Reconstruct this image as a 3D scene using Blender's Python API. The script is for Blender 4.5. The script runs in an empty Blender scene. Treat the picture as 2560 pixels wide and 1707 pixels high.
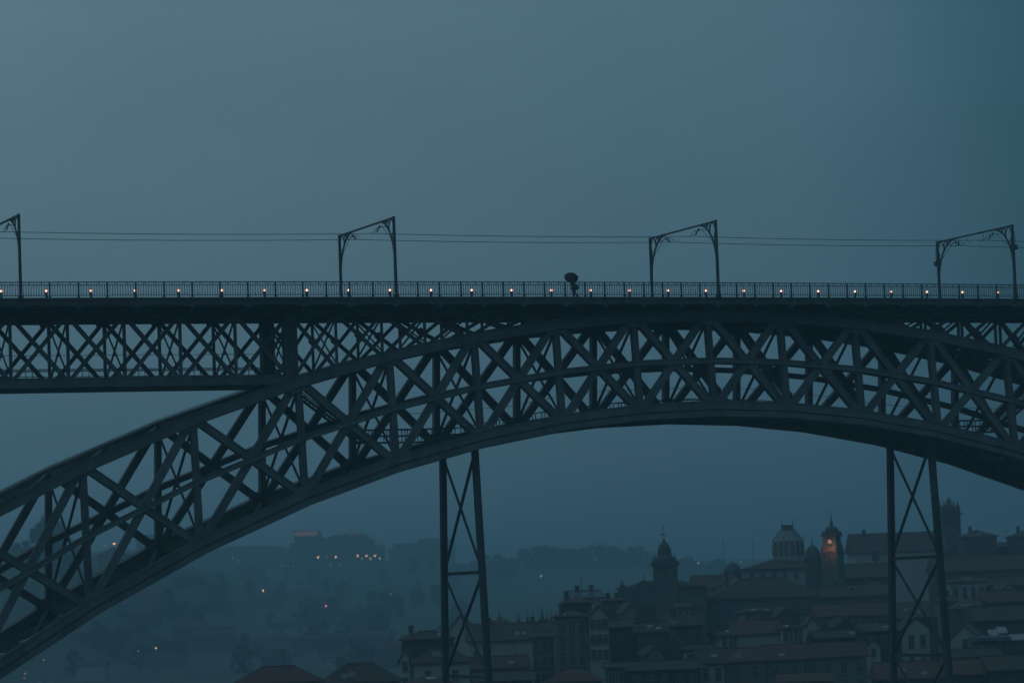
import bpy, bmesh, math, random
from mathutils import Vector, Matrix

# ------------------------------------------------------------------ camera, sky, sun, exposure
scene = bpy.context.scene
COL = scene.collection
FPX = 8160.0                                   # focal length in pixels of a 2560 px wide frame
CAM = Vector((-99.889, -235.708, -23.237))     # the deck of the bridge is z = 0, +x runs along it
AL, PI_, RO = 0.40084, 0.076846, 0.037255      # heading, upward tilt, roll
F0 = Vector((math.sin(AL), math.cos(AL), 0)); R0 = Vector((math.cos(AL), -math.sin(AL), 0)); UP = Vector((0, 0, 1))
FW = F0 * math.cos(PI_) + UP * math.sin(PI_); U1 = UP * math.cos(PI_) - F0 * math.sin(PI_)
UX = U1 * math.cos(RO) + R0 * math.sin(RO); RX = R0 * math.cos(RO) - U1 * math.sin(RO)
cd = bpy.data.cameras.new('camera'); cam = bpy.data.objects.new('camera', cd); COL.objects.link(cam)
cam.matrix_world = Matrix(((RX.x, UX.x, -FW.x, CAM.x), (RX.y, UX.y, -FW.y, CAM.y), (RX.z, UX.z, -FW.z, CAM.z), (0, 0, 0, 1)))
cd.sensor_width = 36; cd.lens = 36 * FPX / 2560; cd.clip_start = 0.5; cd.clip_end = 20000
cd.dof.use_dof = True; cd.dof.focus_distance = 258.0; cd.dof.aperture_fstop = 0.62      # long lens focused on the bridge, the town behind slightly soft
scene.camera = cam

world = bpy.data.worlds.new('World'); scene.world = world; world.use_nodes = True
wn = world.node_tree.nodes; wl = world.node_tree.links; wn.clear()
w_out = wn.new('ShaderNodeOutputWorld'); w_bg = wn.new('ShaderNodeBackground')
w_sky = wn.new('ShaderNodeTexSky'); w_sky.sky_type = 'NISHITA'; w_sky.sun_disc = False
SUN_EL, SUN_AZ = math.radians(38), math.radians(200)          # behind the camera, a little to the left
w_sky.sun_elevation = math.radians(4); w_sky.sun_rotation = SUN_AZ
w_tc = wn.new('ShaderNodeTexCoord'); w_map = wn.new('ShaderNodeVectorMath'); w_map.operation = 'DOT_PRODUCT'
w_map.inputs[1].default_value = tuple(R0)
w_rng = wn.new('ShaderNodeValToRGB'); w_mix = wn.new('ShaderNodeMixRGB'); w_mul = wn.new('ShaderNodeMixRGB')
w_add = wn.new('ShaderNodeMath'); w_add.operation = 'MULTIPLY_ADD'; w_add.inputs[1].default_value = 0.5; w_add.inputs[2].default_value = 0.5
wl.new(w_tc.outputs['Generated'], w_map.inputs[0]); wl.new(w_map.outputs['Value'], w_add.inputs[0]); wl.new(w_add.outputs[0], w_rng.inputs['Fac'])
cr = w_rng.color_ramp; cr.interpolation = 'B_SPLINE'
for i, (p_, c_) in enumerate(((0.41, (0.112, 0.204, 0.256)), (0.50, (0.086, 0.171, 0.222)), (0.545, (0.069, 0.150, 0.208)), (0.562, (0.052, 0.133, 0.185)), (0.580, (0.022, 0.088, 0.126)))):
    e_ = cr.elements[i] if i < 2 else cr.elements.new(p_)
    e_.position = p_; e_.color = (*c_, 1)
w_nz = wn.new('ShaderNodeTexNoise'); w_nz.inputs['Scale'].default_value = 7.0; w_nz.inputs['Detail'].default_value = 5; w_nz.inputs['Roughness'].default_value = 0.5
w_nr = wn.new('ShaderNodeMapRange'); w_nr.inputs[1].default_value = 0.3; w_nr.inputs[2].default_value = 0.7; w_nr.inputs[3].default_value = 0.94; w_nr.inputs[4].default_value = 1.06
w_mp = wn.new('ShaderNodeMapping'); w_mp.inputs['Scale'].default_value = (1, 1, 2.6); wl.new(w_tc.outputs['Generated'], w_mp.inputs[0]); wl.new(w_mp.outputs[0], w_nz.inputs['Vector']); wl.new(w_nz.outputs['Fac'], w_nr.inputs[0])
w_mul.blend_type = 'MULTIPLY'; w_mul.inputs[0].default_value = 1.0
wl.new(w_rng.outputs['Color'], w_mul.inputs[1]); wl.new(w_nr.outputs[0], w_mul.inputs[2])
# overcast: dimmer towards the horizon, brightest overhead
w_sep = wn.new('ShaderNodeSeparateXYZ'); wl.new(w_tc.outputs['Generated'], w_sep.inputs[0])
w_el = wn.new('ShaderNodeValToRGB'); wl.new(w_sep.outputs['Z'], w_el.inputs['Fac']); er = w_el.color_ramp
for i, (q_, c_) in enumerate(((0.0, (0.25, 0.34, 0.395)), (0.055, (0.29, 0.365, 0.405)), (0.11, (0.40, 0.43, 0.447)), (0.18, (0.50, 0.50, 0.50)), (0.5, (0.66, 0.65, 0.64)), (1.0, (0.78, 0.76, 0.74)))):
    e_ = er.elements[i] if i < 2 else er.elements.new(q_)
    e_.position = q_; e_.color = (*c_, 1)
w_e2 = wn.new('ShaderNodeVectorMath'); w_e2.operation = 'SCALE'; w_e2.inputs['Scale'].default_value = 2.0; wl.new(w_el.outputs['Color'], w_e2.inputs[0])
w_m2 = wn.new('ShaderNodeMixRGB'); w_m2.blend_type = 'MULTIPLY'; w_m2.inputs[0].default_value = 1.0
wl.new(w_mul.outputs[0], w_m2.inputs[1]); wl.new(w_e2.outputs[0], w_m2.inputs[2])
w_ss = wn.new('ShaderNodeMixRGB'); w_ss.blend_type = 'MULTIPLY'; w_ss.inputs[0].default_value = 1.0; w_ss.inputs[2].default_value = (0.06, 0.06, 0.06, 1)
wl.new(w_sky.outputs[0], w_ss.inputs[1])
w_mix.inputs[0].default_value = 0.06            # a thin share of clear sky behind the overcast
wl.new(w_m2.outputs[0], w_mix.inputs[1]); wl.new(w_ss.outputs[0], w_mix.inputs[2])
wl.new(w_mix.outputs[0], w_bg.inputs['Color']); w_bg.inputs['Strength'].default_value = 1.0
wl.new(w_bg.outputs[0], w_out.inputs['Surface'])

sd = bpy.data.lights.new('sun', 'SUN'); sun = bpy.data.objects.new('sun', sd); COL.objects.link(sun)
sd.energy = 0.06; sd.angle = math.radians(40); sd.color = (0.62, 0.86, 1.0)
sun.rotation_euler = Vector((math.sin(SUN_AZ + math.pi) * math.cos(SUN_EL), math.cos(SUN_AZ + math.pi) * math.cos(SUN_EL), -math.sin(SUN_EL))).to_track_quat('-Z', 'Y').to_euler()

vs = scene.view_settings; vs.view_transform = 'Standard'; vs.look = 'None'; vs.exposure = 0.0; vs.gamma = 1.0; vs.use_curve_mapping = False
cy = scene.cycles; cy.max_bounces = 5; cy.diffuse_bounces = 3; cy.glossy_bounces = 2; cy.transmission_bounces = 4; cy.volume_bounces = 0; cy.transparent_max_bounces = 8
cy.use_denoising = True; cy.volume_step_rate = 1.0; cy.sample_clamp_indirect = 2.0; cy.use_adaptive_sampling = True; cy.adaptive_threshold = 0.008
HAZE_D = 0.00059

# ------------------------------------------------------------------ materials
MATS = {}
def mat(name, col, rough=0.7, var=0.25, scale=3.0, bump=0.0, metal=0.0, streak=0.0, col2=None, spec=0.4):
    if name in MATS: return MATS[name]
    m = bpy.data.materials.new(name); m.use_nodes = True; n = m.node_tree.nodes; l = m.node_tree.links
    b = n['Principled BSDF']; b.inputs['Roughness'].default_value = rough; b.inputs['Metallic'].default_value = metal
    b.inputs['Specular IOR Level'].default_value = spec
    tc = n.new('ShaderNodeTexCoord'); geo = n.new('ShaderNodeNewGeometry')
    mp = n.new('ShaderNodeMapping'); l.new(geo.outputs['Position'], mp.inputs['Vector'])
    if streak: mp.inputs['Scale'].default_value = (1, 1, streak)
    nz = n.new('ShaderNodeTexNoise'); nz.inputs['Scale'].default_value = scale; nz.inputs['Detail'].default_value = 6; nz.inputs['Roughness'].default_value = 0.6
    l.new(mp.outputs[0], nz.inputs['Vector'])
    r = n.new('ShaderNodeValToRGB'); l.new(nz.outputs['Fac'], r.inputs['Fac'])
    c2 = col2 or tuple(c * (1 + var) for c in col); c1 = tuple(c * (1 - var) for c in col)
    r.color_ramp.elements[0].position = 0.3; r.color_ramp.elements[1].position = 0.72
    r.color_ramp.elements[0].color = (*c1, 1); r.color_ramp.elements[1].color = (*c2, 1)
    oi = n.new('ShaderNodeObjectInfo'); mr = n.new('ShaderNodeMapRange'); mr.inputs[3].default_value = 0.88; mr.inputs[4].default_value = 1.12
    l.new(oi.outputs['Random'], mr.inputs[0])
    mx = n.new('ShaderNodeMixRGB'); mx.blend_type = 'MULTIPLY'; mx.inputs[0].default_value = 1.0
    l.new(r.outputs[0], mx.inputs[1]); l.new(mr.outputs[0], mx.inputs[2]); l.new(mx.outputs[0], b.inputs['Base Color'])
    if bump:
        bp = n.new('ShaderNodeBump'); bp.inputs['Strength'].default_value = bump; bp.inputs['Distance'].default_value = 0.03
        nz2 = n.new('ShaderNodeTexNoise'); nz2.inputs['Scale'].default_value = scale * 6; l.new(geo.outputs['Position'], nz2.inputs['Vector'])
        l.new(nz2.outputs['Fac'], bp.inputs['Height']); l.new(bp.outputs[0], b.inputs['Normal'])
    MATS[name] = m
    return m
def glow(name, col, strength):
    m = bpy.data.materials.new(name); m.use_nodes = True; n = m.node_tree.nodes; b = n['Principled BSDF']
    b.inputs['Base Color'].default_value = (*[min(0.8, c) for c in col], 1); b.inputs['Emission Color'].default_value = (*col, 1); b.inputs['Emission Strength'].default_value = strength
    MATS[name] = m
    return m
STEEL = mat('painted_steel', (0.085, 0.10, 0.108), 0.6, 0.34, 0.9, 0.3, streak=0.3)
STEEL2 = mat('old_painted_steel', (0.06, 0.072, 0.08), 0.7, 0.36, 1.1, 0.3, streak=0.25)
IRON = mat('dark_iron', (0.055, 0.06, 0.065), 0.5, 0.2, 4.0)
DECKM = mat('deck_concrete', (0.22, 0.22, 0.21), 0.9, 0.2, 2.0)
WIRE = mat('copper_wire', (0.05, 0.05, 0.05), 0.5, 0.1, 4.0)

# ------------------------------------------------------------------ object helpers
def link(o, parent=None):
    COL.objects.link(o)
    if parent is not None: o.parent = parent
    return o
def tag(o, label, cat=None, group=None, kind=None):
    if label: o['label'] = label
    if cat: o['category'] = cat
    if group: o['group'] = group
    if kind: o['kind'] = kind
    return o
def empty(name, loc=(0, 0, 0), parent=None, rz=0.0):
    o = bpy.data.objects.new(name, None); o.location = loc; o.rotation_euler = (0, 0, rz); o.empty_display_size = 0.5
    return link(o, parent)
def mesh(name, verts, faces, m, parent=None, smooth=False):
    me = bpy.data.meshes.new(name); me.from_pydata([tuple(v) for v in verts], [], faces); me.materials.append(m)
    if smooth:
        for p in me.polygons: p.use_smooth = True
    me.update()
    return link(bpy.data.objects.new(name, me), parent)
class MB:
    """collects shapes into one mesh"""
    def __init__(s): s.v = []; s.f = []
    def add(s, v, f):
        b = len(s.v); s.v += [Vector(x) for x in v]; s.f += [tuple(i + b for i in q) for q in f]; return s
    def box(s, a, b):
        x0, y0, z0 = a; x1, y1, z1 = b
        return s.add([(x0, y0, z0), (x1, y0, z0), (x1, y1, z0), (x0, y1, z0), (x0, y0, z1), (x1, y0, z1), (x1, y1, z1), (x0, y1, z1)],
                     [(0, 3, 2, 1), (4, 5, 6, 7), (0, 1, 5, 4), (1, 2, 6, 5), (2, 3, 7, 6), (3, 0, 4, 7)])
    def bar(s, p, q, w, d, nrm=(0, 1, 0)):
        p = Vector(p); q = Vector(q); t = (q - p).normalized(); n = Vector(nrm); n = (n - t * n.dot(t)).normalized(); b = t.cross(n)
        v = [c + b * (sb * w / 2) + n * (sn * d / 2) for c in (p, q) for sb, sn in ((-1, -1), (1, -1), (1, 1), (-1, 1))]
        return s.add(v, [(0, 1, 2, 3), (7, 6, 5, 4), (0, 4, 5, 1), (1, 5, 6, 2), (2, 6, 7, 3), (3, 7, 4, 0)])
    def tube(s, pts, rad, k=6):
        pts = [Vector(p) for p in pts]; rads = rad if isinstance(rad, (list, tuple)) else [rad] * len(pts); rings = []
        for i, p in enumerate(pts):
            t = (pts[min(i + 1, len(pts) - 1)] - pts[max(i - 1, 0)]).normalized()
            a = Vector((0, 0, 1)) if abs(t.z) < 0.9 else Vector((1, 0, 0)); a = (a - t * a.dot(t)).normalized(); b = t.cross(a)
            rings.append([p + (a * math.cos(2 * math.pi * j / k) + b * math.sin(2 * math.pi * j / k)) * rads[i] for j in range(k)])
        v = [x for r_ in rings for x in r_]; f = []
        for i in range(len(pts) - 1):
            for j in range(k): f.append((i * k + j, i * k + (j + 1) % k, (i + 1) * k + (j + 1) % k, (i + 1) * k + j))
        f += [tuple(range(k - 1, -1, -1)), tuple(range((len(pts) - 1) * k, len(pts) * k))]
        return s.add(v, f)
    def lathe(s, prof, c=(0, 0, 0), k=16, ph=0.0):
        v = []; f = []; cx, cy_, cz = c
        for r_, z in prof:
            for j in range(k):
                a = ph + 2 * math.pi * j / k; v.append((cx + r_ * math.cos(a), cy_ + r_ * math.sin(a), cz + z))
        for i in range(len(prof) - 1):
            for j in range(k): f.append((i * k + j, i * k + (j + 1) % k, (i + 1) * k + (j + 1) % k, (i + 1) * k + j))
        f += [tuple(range(k - 1, -1, -1)), tuple(range((len(prof) - 1) * k, len(prof) * k))]
        return s.add(v, f)
    def prism(s, poly, h0, h1, axis):
        n = len(poly)
        def P(a, b, h): return {'x': (h, a, b), 'y': (a, h, b), 'z': (a, b, h)}[axis]
        v = [P(a, b, h0) for a, b in poly] + [P(a, b, h1) for a, b in poly]
        f = [tuple(range(n)), tuple(range(2 * n - 1, n - 1, -1))] + [(i, i + n, (i + 1) % n + n, (i + 1) % n) for i in range(n)]
        return s.add(v, f)
    def build(s, name, m, parent=None, smooth=False): return mesh(name, s.v, s.f, m, parent, smooth)

# shared beam meshes of unit length (x), unit height (y), unit depth (z)
def unit_beam(name, prof, m):
    n = len(prof); v = [(x, a, b) for x in (0, 1) for a, b in prof]
    f = [tuple(range(n - 1, -1, -1)), tuple(range(n, 2 * n))] + [(i, (i + 1) % n, (i + 1) % n + n, i + n) for i in range(n)]
    me = bpy.data.meshes.new(name); me.from_pydata(v, [], f); me.materials.append(m); me.update(); return me
BOXP = [(-.5, -.5), (.5, -.5), (.5, .5), (-.5, .5)]
HP = [(-.5, -.5), (-.34, -.5), (-.34, -.36), (.34, -.36), (.34, -.5), (.5, -.5), (.5, .5), (.34, .5), (.34, .36), (-.34, .36), (-.34, .5), (-.5, .5)]
B_BOX = unit_beam('beam_box', BOXP, STEEL2); B_H = unit_beam('beam_flanged', HP, STEEL); B_H2 = unit_beam('beam_flanged_old', HP, STEEL2)
def beam(name, parent, p, q, w, d, nrm=(0, 1, 0), me=None):
    p = Vector(p); q = Vector(q); t = q - p; L = t.length; t.normalize(); n = Vector(nrm); n = (n - t * n.dot(t)).normalized(); b = n.cross(t)
    o = bpy.data.objects.new(name, me or B_BOX)
    o.matrix_local = Matrix(((t.x * L, b.x * w, n.x * d, p.x), (t.y * L, b.y * w, n.y * d, p.y), (t.z * L, b.z * w, n.z * d, p.z), (0, 0, 0, 1)))
    return link(o, parent)
def sweep(name, prof, path, nrm, m, parent):
    """sweep a profile (a along nrm, b in the plane of the path) along a planar path with mitred joints"""
    path = [Vector(p) for p in path]; n = Vector(nrm).normalized(); k = len(prof); v = []
    for i, p in enumerate(path):
        t0 = (path[i] - path[i - 1]).normalized() if i else (path[1] - path[0]).normalized()
        t1 = (path[i + 1] - path[i]).normalized() if i < len(path) - 1 else t0
        t = (t0 + t1).normalized(); b = n.cross(t); b = b if b.z > 0 else -b; sc = 1 / max(0.3, t.dot(t0))
        v += [p + n * a + b * (c * sc) for a, c in prof]
    f = [(i * k + j, i * k + (j + 1) % k, (i + 1) * k + (j + 1) % k, (i + 1) * k + j) for i in range(len(path) - 1) for j in range(k)]
    f += [tuple(range(k - 1, -1, -1)), tuple(range((len(path) - 1) * k, len(path) * k))]
    return mesh(name, v, f, m, parent)

# ------------------------------------------------------------------ the bridge
W = 12.465; YC = W / 2; S0 = 18.3
zc = lambda s: -0.14 * ((s - 5) / 45) ** 2
OFF = [0, 6.65, 13.55, 20.65, 27.9, 35.55, 44.15, 52.95, 62.5, 73.0]
DN = [-d for d in OFF[:0:-1]] + OFF
zT = lambda d: -1.75 - 0.00407 * d * d          # underside of the top chord
zM = lambda d: -4.98 - 0.00461 * d * d          # middle chord
zB = lambda d: -8.33 - 0.00505 * d * d          # upper edge of the bottom chord
hw = lambda z: 4.507 - 0.0955 * (z + 8)         # half distance of the two ribs
def rib_pt(sg, d, z): return Vector((S0 + d, YC + sg * hw(z), z))
def rib_n(sg): return Vector((0, 1, sg * 0.0955)).normalized()
def poly(fn, d):
    for a, b in zip(DN, DN[1:]):
        if a <= d <= b: return fn(a) + (fn(b) - fn(a)) * (d - a) / (b - a)
    return fn(d)
half = []
for a, b in zip(OFF[:5], OFF[1:6]): half += [(a + b) / 2, b]
RIGHT = [S0 - x for x in half[::-1]] + [S0] + [S0 + x for x in half]       # panel points between the two pillars
P_L, P_R = RIGHT[0], RIGHT[-1]
LEFT = [P_L - 4.42 * k for k in range(8, 0, -1)]; FAR = [P_R + 4.42 * k for k in range(1, 3)]
BP = LEFT + RIGHT + FAR

bridge = tag(empty('iron_arch_bridge', (S0, YC, -62.0)), 'long dark double-deck iron arch bridge with lattice spandrels crossing the whole picture', 'bridge')
BI = Matrix.Translation(bridge.location).inverted()
def part(name, parent=bridge):
    e = empty(name, (0, 0, 0), parent)
    e.matrix_parent_inverse = BI if parent is bridge else Matrix.Identity(4)
    return e
_link0 = link
def link(o, parent=None):
    COL.objects.link(o)
    if parent is not None:
        o.parent = parent
        if parent is bridge: o.matrix_parent_inverse = BI
    return o

# deck
dk = part('upper_deck')
def long_sweep(name, prof, s0, s1, m, parent, n=24):
    pts = [s0 + (s1 - s0) * i / n for i in range(n + 1)]
    return sweep(name, [(y, z) for y, z in prof], [(s, 0, zc(s)) for s in pts], (0, 1, 0), m, parent)
SA, SB = BP[0] - 1, BP[-1] + 1
long_sweep('deck_slab', [(0.16, -0.42), (W - 0.16, -0.42), (W - 0.16, -0.16), (0.16, -0.16)], SA, SB, DECKM, dk)
long_sweep('sidewalk', [(0.14, -0.155), (2.6, -0.155), (2.6, 0.0), (0.14, 0.0)], SA, SB, DECKM, dk)
long_sweep('sidewalk', [(W - 2.6, -0.155), (W - 0.14, -0.155), (W - 0.14, 0.0), (W - 2.6, 0.0)], SA, SB, DECKM, dk)
for y in (3.4, 4.85, 7.62, 9.07):
    long_sweep('tram_rail', [(y - 0.04, -0.158), (y + 0.04, -0.158), (y + 0.04, -0.02), (y - 0.04, -0.02)], SA, SB, IRON, dk)
for sg, y in ((1, 0.0), (-1, W)):
    long_sweep('edge_moulding', [(y - sg * 0.10, -0.10), (y + sg * 0.13, -0.10), (y + sg * 0.13, 0.02), (y - sg * 0.06, 0.02)][::sg], SA, SB, STEEL, dk)
    fp = part('fascia')
    for a, b in zip(BP, BP[1:]):
        mb = MB(); n = 14; top = []; bot = []
        for i in range(n + 1):
            u = i / n; s = a + (b - a) * u; x = abs(2 * u - 1)
            bot.append((s, zc(s) - 0.80 + 0.26 * math.sqrt(max(0, 1 - x ** 2.4)))); top.append((s, zc(s) - 0.104))
        mb.prism(bot + top[::-1], y + sg * 0.0, y + sg * 0.12, 'y').build('fascia_panel', STEEL2, fp)
    bk = part('bracket_row')
    yt = YC - sg * 2.75
    for s in BP:
        mb = MB(); z = zc(s)
        mb.prism([(y + sg * 0.125, z - 0.43), (y + sg * 0.125, z - 0.90), (y + sg * 0.7, z - 0.94), (yt - sg * 1.2, z - 1.02), (yt - sg * 0.3, z - 1.16), (yt - sg * 0.3, z - 0.43)], s - 0.07, s + 0.07, 'x')
        mb.build('bracket', STEEL2, bk)
for s in BP:
    z = zc(s); beam('cross_girder', dk, (s, YC - 2.5, z - 0.80), (s, YC + 2.5, z - 0.80), 0.72, 0.2, (1, 0, 0), B_H2)
for y in (4.4, YC, W - 4.4):
    long_sweep('stringer', [(y - .1, -0.43), (y - .1, -0.9), (y + .1, -0.9), (y + .1, -0.43)], SA, SB, STEEL2, dk)

# parapets
def post_list():
    r = []
    for a, b in zip(BP, BP[1:]): r += [a, (a + b) / 2]
    return r + [BP[-1]]
PP = post_list()
for sg, y in ((1, 0.02), (-1, W - 0.02)):
    for a, b in zip(PP, PP[1:]):
        z0 = zc((a + b) / 2); pan = MB()
        sl = (zc(b) - zc(a))
        for z, hh in ((1.17, 0.075), (0.985, 0.05), (0.17, 0.05)):
            pan.bar((a, y, zc(a) + z), (b, y, zc(b) + z), hh, 0.07 if z > 1.1 else 0.045)
        o = pan.build('parapet_panel', STEEL, bridge)
        o.matrix_parent_inverse = BI
        pm = MB().box((a - 0.055, y - 0.055, zc(a) + 0.035), (a + 0.055, y + 0.055, zc(a) + 1.125)).box((a - 0.075, y - 0.075, zc(a) + 0.035), (a + 0.075, y + 0.075, zc(a) + 0.14))
        pm.build('post', STEEL2, o)
        nb = max(6, int(round((b - a) / 0.205))); bm = MB()
        for i in range(1, nb):
            s = a + (b - a) * i / nb; z = zc(s)
            bm.bar((s, y, z + 0.195), (s, y, z + 0.96), 0.034, 0.034, (1, 0, 0))
            bm.bar((s, y, z + 0.195), (s, y, z + 0.36), 0.062, 0.05, (1, 0, 0)); bm.bar((s, y, z + 0.84), (s, y, z + 0.96), 0.062, 0.05, (1, 0, 0))
        for fr in (0.3, 0.7):
            s = a + (b - a) * fr; z = zc(s) + 1.072; k = 8
            pts = [(s + 0.06 * math.cos(2 * math.pi * j / k), y, z + 0.06 * math.sin(2 * math.pi * j / k)) for j in range(k + 1)]
            for p, q in zip(pts, pts[1:]): bm.bar(p, q, 0.02, 0.03)
        bl = bm.build('balusters', STEEL, o); bl['kind'] = 'stuff'

# lattice truss under the deck, two planes
YN, YF = YC - 2.75, YC + 2.75
def arch_top(s): return poly(zT, s - S0) + 0.86
for sg, y in ((-1, YN), (1, YF)):
    tr = part('deck_truss')
    long_sweep('top_chord', [(y - .3, -0.44), (y - .3, -0.55), (y - .2, -0.6), (y - .2, -1.06), (y - .34, -1.10), (y - .34, -1.20), (y + .34, -1.20), (y + .34, -1.10), (y + .2, -1.06), (y + .2, -0.6), (y + .3, -0.55), (y + .3, -0.44)][::-1], SA, SB, STEEL2, tr)
    for s0_, s1_ in ((SA, P_L - 0.2), (P_R + 0.2, SB)):
        long_sweep('bottom_chord', [(y - .3, -5.72), (y - .3, -5.84), (y - .24, -5.86), (y - .24, -6.30), (y - .42, -6.34), (y - .42, -6.46), (y + .42, -6.46), (y + .42, -6.34), (y + .24, -6.30), (y + .24, -5.86), (y + .3, -5.84), (y + .3, -5.72)][::-1], s0_, s1_, STEEL, tr, 8)
    for i, s in enumerate(BP):
        z = zc(s); left = s < P_L - 1 or s > P_R + 1
        if left: beam('vertical', tr, (s, y, z - 1.205), (s, y, z - 5.715), 0.20, 0.26, me=B_H)
        elif abs(s - P_L) > 1 and abs(s - P_R) > 1:
            zb = arch_top(s)
            if z - 1.205 - zb > 0.25: beam('vertical', tr, (s, y, z - 1.205), (s, y, zb), 0.17, 0.24, me=B_H)
    for a, b in zip(BP, BP[1:]):
        za, zb_ = zc(a), zc(b); lft = b <= P_L + 0.01 or a >= P_R - 0.01
        if lft:
            beam('diagonal', tr, (a, y, za - 1.0), (b, y, zb_ - 6.05), 0.30, 0.30, me=B_H); beam('diagonal', tr, (b, y, zb_ - 1.0), (a, y, za - 6.05), 0.30, 0.22, me=B_H)
        else:
            ta, tb = arch_top(a) - 0.3, arch_top(b) - 0.3
            if min(za - 1.2 - ta, zb_ - 1.2 - tb) > 0.2 or max(za - 1.2 - ta, zb_ - 1.2 - tb) > 0.7:
                beam('diagonal', tr, (a, y, za - 1.0), (b, y, min(tb, zb_ - 1.5)), 0.26, 0.28, me=B_H); beam('diagonal', tr, (b, y, zb_ - 1.0), (a, y, min(ta, za - 1.5)), 0.26, 0.20, me=B_H)
                c = Vector(((a + b) / 2, y, (za - 1.0 + tb) / 2))
                if za - 1.2 - ta > 1.5 and zb_ - 1.2 - tb > 1.5:
                    MB().prism([(c.x - .36, c.z), (c.x, c.z + .36), (c.x + .36, c.z), (c.x, c.z - .36)], y - 0.17, y + 0.17, 'y').build('gusset', STEEL2, tr)
# cross frames of the truss, inspection rail, pendant lamps
cf = part('truss_cross_frames')
for i, s in enumerate(BP):
    z = zc(s)
    if s < P_L - 1 or s > P_R + 1:
        beam('sway_brace', cf, (s, YN, z - 1.3), (s, YF, z - 5.7), 0.12, 0.12, (1, 0, 0)); beam('sway_brace', cf, (s, YF, z - 1.3), (s, YN, z - 5.7), 0.12, 0.09, (1, 0, 0))
        beam('strut', cf, (s, YN, z - 5.95), (s, YF, z - 5.95), 0.34, 0.18, (1, 0, 0), B_H2)
        MB().lathe([(0.16, -0.05), (0.16, 0.05)], (0, 0, 0), 8).build('gusset', STEEL2, cf).matrix_local = Matrix.Translation((s, YC, z - 3.75)) @ Matrix.Rotation(math.pi / 2, 4, 'Y')
    else:
        zb = arch_top(s)
        if z - 1.3 - zb > 1.2:
            beam('sway_brace', cf, (s, YN, z - 1.3), (s, YF, zb + 0.1), 0.11, 0.11, (1, 0, 0)); beam('sway_brace', cf, (s, YF, z - 1.3), (s, YN, zb + 0.1), 0.11, 0.08, (1, 0, 0))
for a, b in zip(BP, BP[1:]):
    if b <= P_L + 0.01 or a >= P_R - 0.01:
        beam('lateral_brace', cf, (a, YN, -6.30), (b, YF, -6.30), 0.16, 0.16, (0, 0, 1)); beam('lateral_brace', cf, (a, YF, -6.28), (b, YN, -6.28), 0.16, 0.12, (0, 0, 1))
ir = part('inspection_walkway')
mb = MB().box((LEFT[0], YC - 1.1, -5.80), (P_L - 0.6, YC + 0.1, -5.74)); mb.build('walkway_plate', STEEL2, ir)
for z, y in ((-5.05, YC - 1.1), (-5.22, YC - 1.1), (-5.62, YC - 1.1), (-5.05, YC + 0.1)):
    beam('handrail', ir, (LEFT[0], y, z), (P_L - 0.6, y, z), 0.055, 0.055)
for s in LEFT:
    for ds in (1.55, 2.05):
        mb = MB().tube([(s + ds, YC - 1.1, -5.74), (s + ds, YC - 1.1, -5.3), (s + ds + (0.22 if ds < 2 else -0.22) * -1, YC - 1.1, -5.07)], 0.035, 5); mb.build('stanchion', STEEL2, ir)
for a, b in list(zip(BP, BP[1:])):
    if b <= P_L + 0.01:
        s = (a + b) / 2 + 0.9
        mb = MB().lathe([(0.02, 0), (0.02, -0.12), (0.16, -0.16), (0.15, -0.26), (0.04, -0.46), (0.01, -0.5)], (s, YC, zc(s) - 1.2), 8); mb.build('pendant_lamp', IRON, bridge).matrix_parent_inverse = BI

# pillars that carry the deck on the arch
for s in (P_L, P_R):
    pl = part('deck_pillar')
    zb = arch_top(s) - 0.5
    for y in (YN, YF):
        beam('column', pl, (s, y, zc(s) - 1.205), (s, y, zb), 1.0, 0.85, me=B_H2)
    for z0, z1 in ((-1.4, -4.3), (-4.3, -6.6)):
        if z0 - 0.3 > zb:
            beam('sway_brace', pl, (s, YN, z0), (s, YF, max(z1, zb)), 0.16, 0.16, (1, 0, 0)); beam('sway_brace', pl, (s, YF, z0), (s, YN, max(z1, zb)), 0.16, 0.11, (1, 0, 0))

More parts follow.
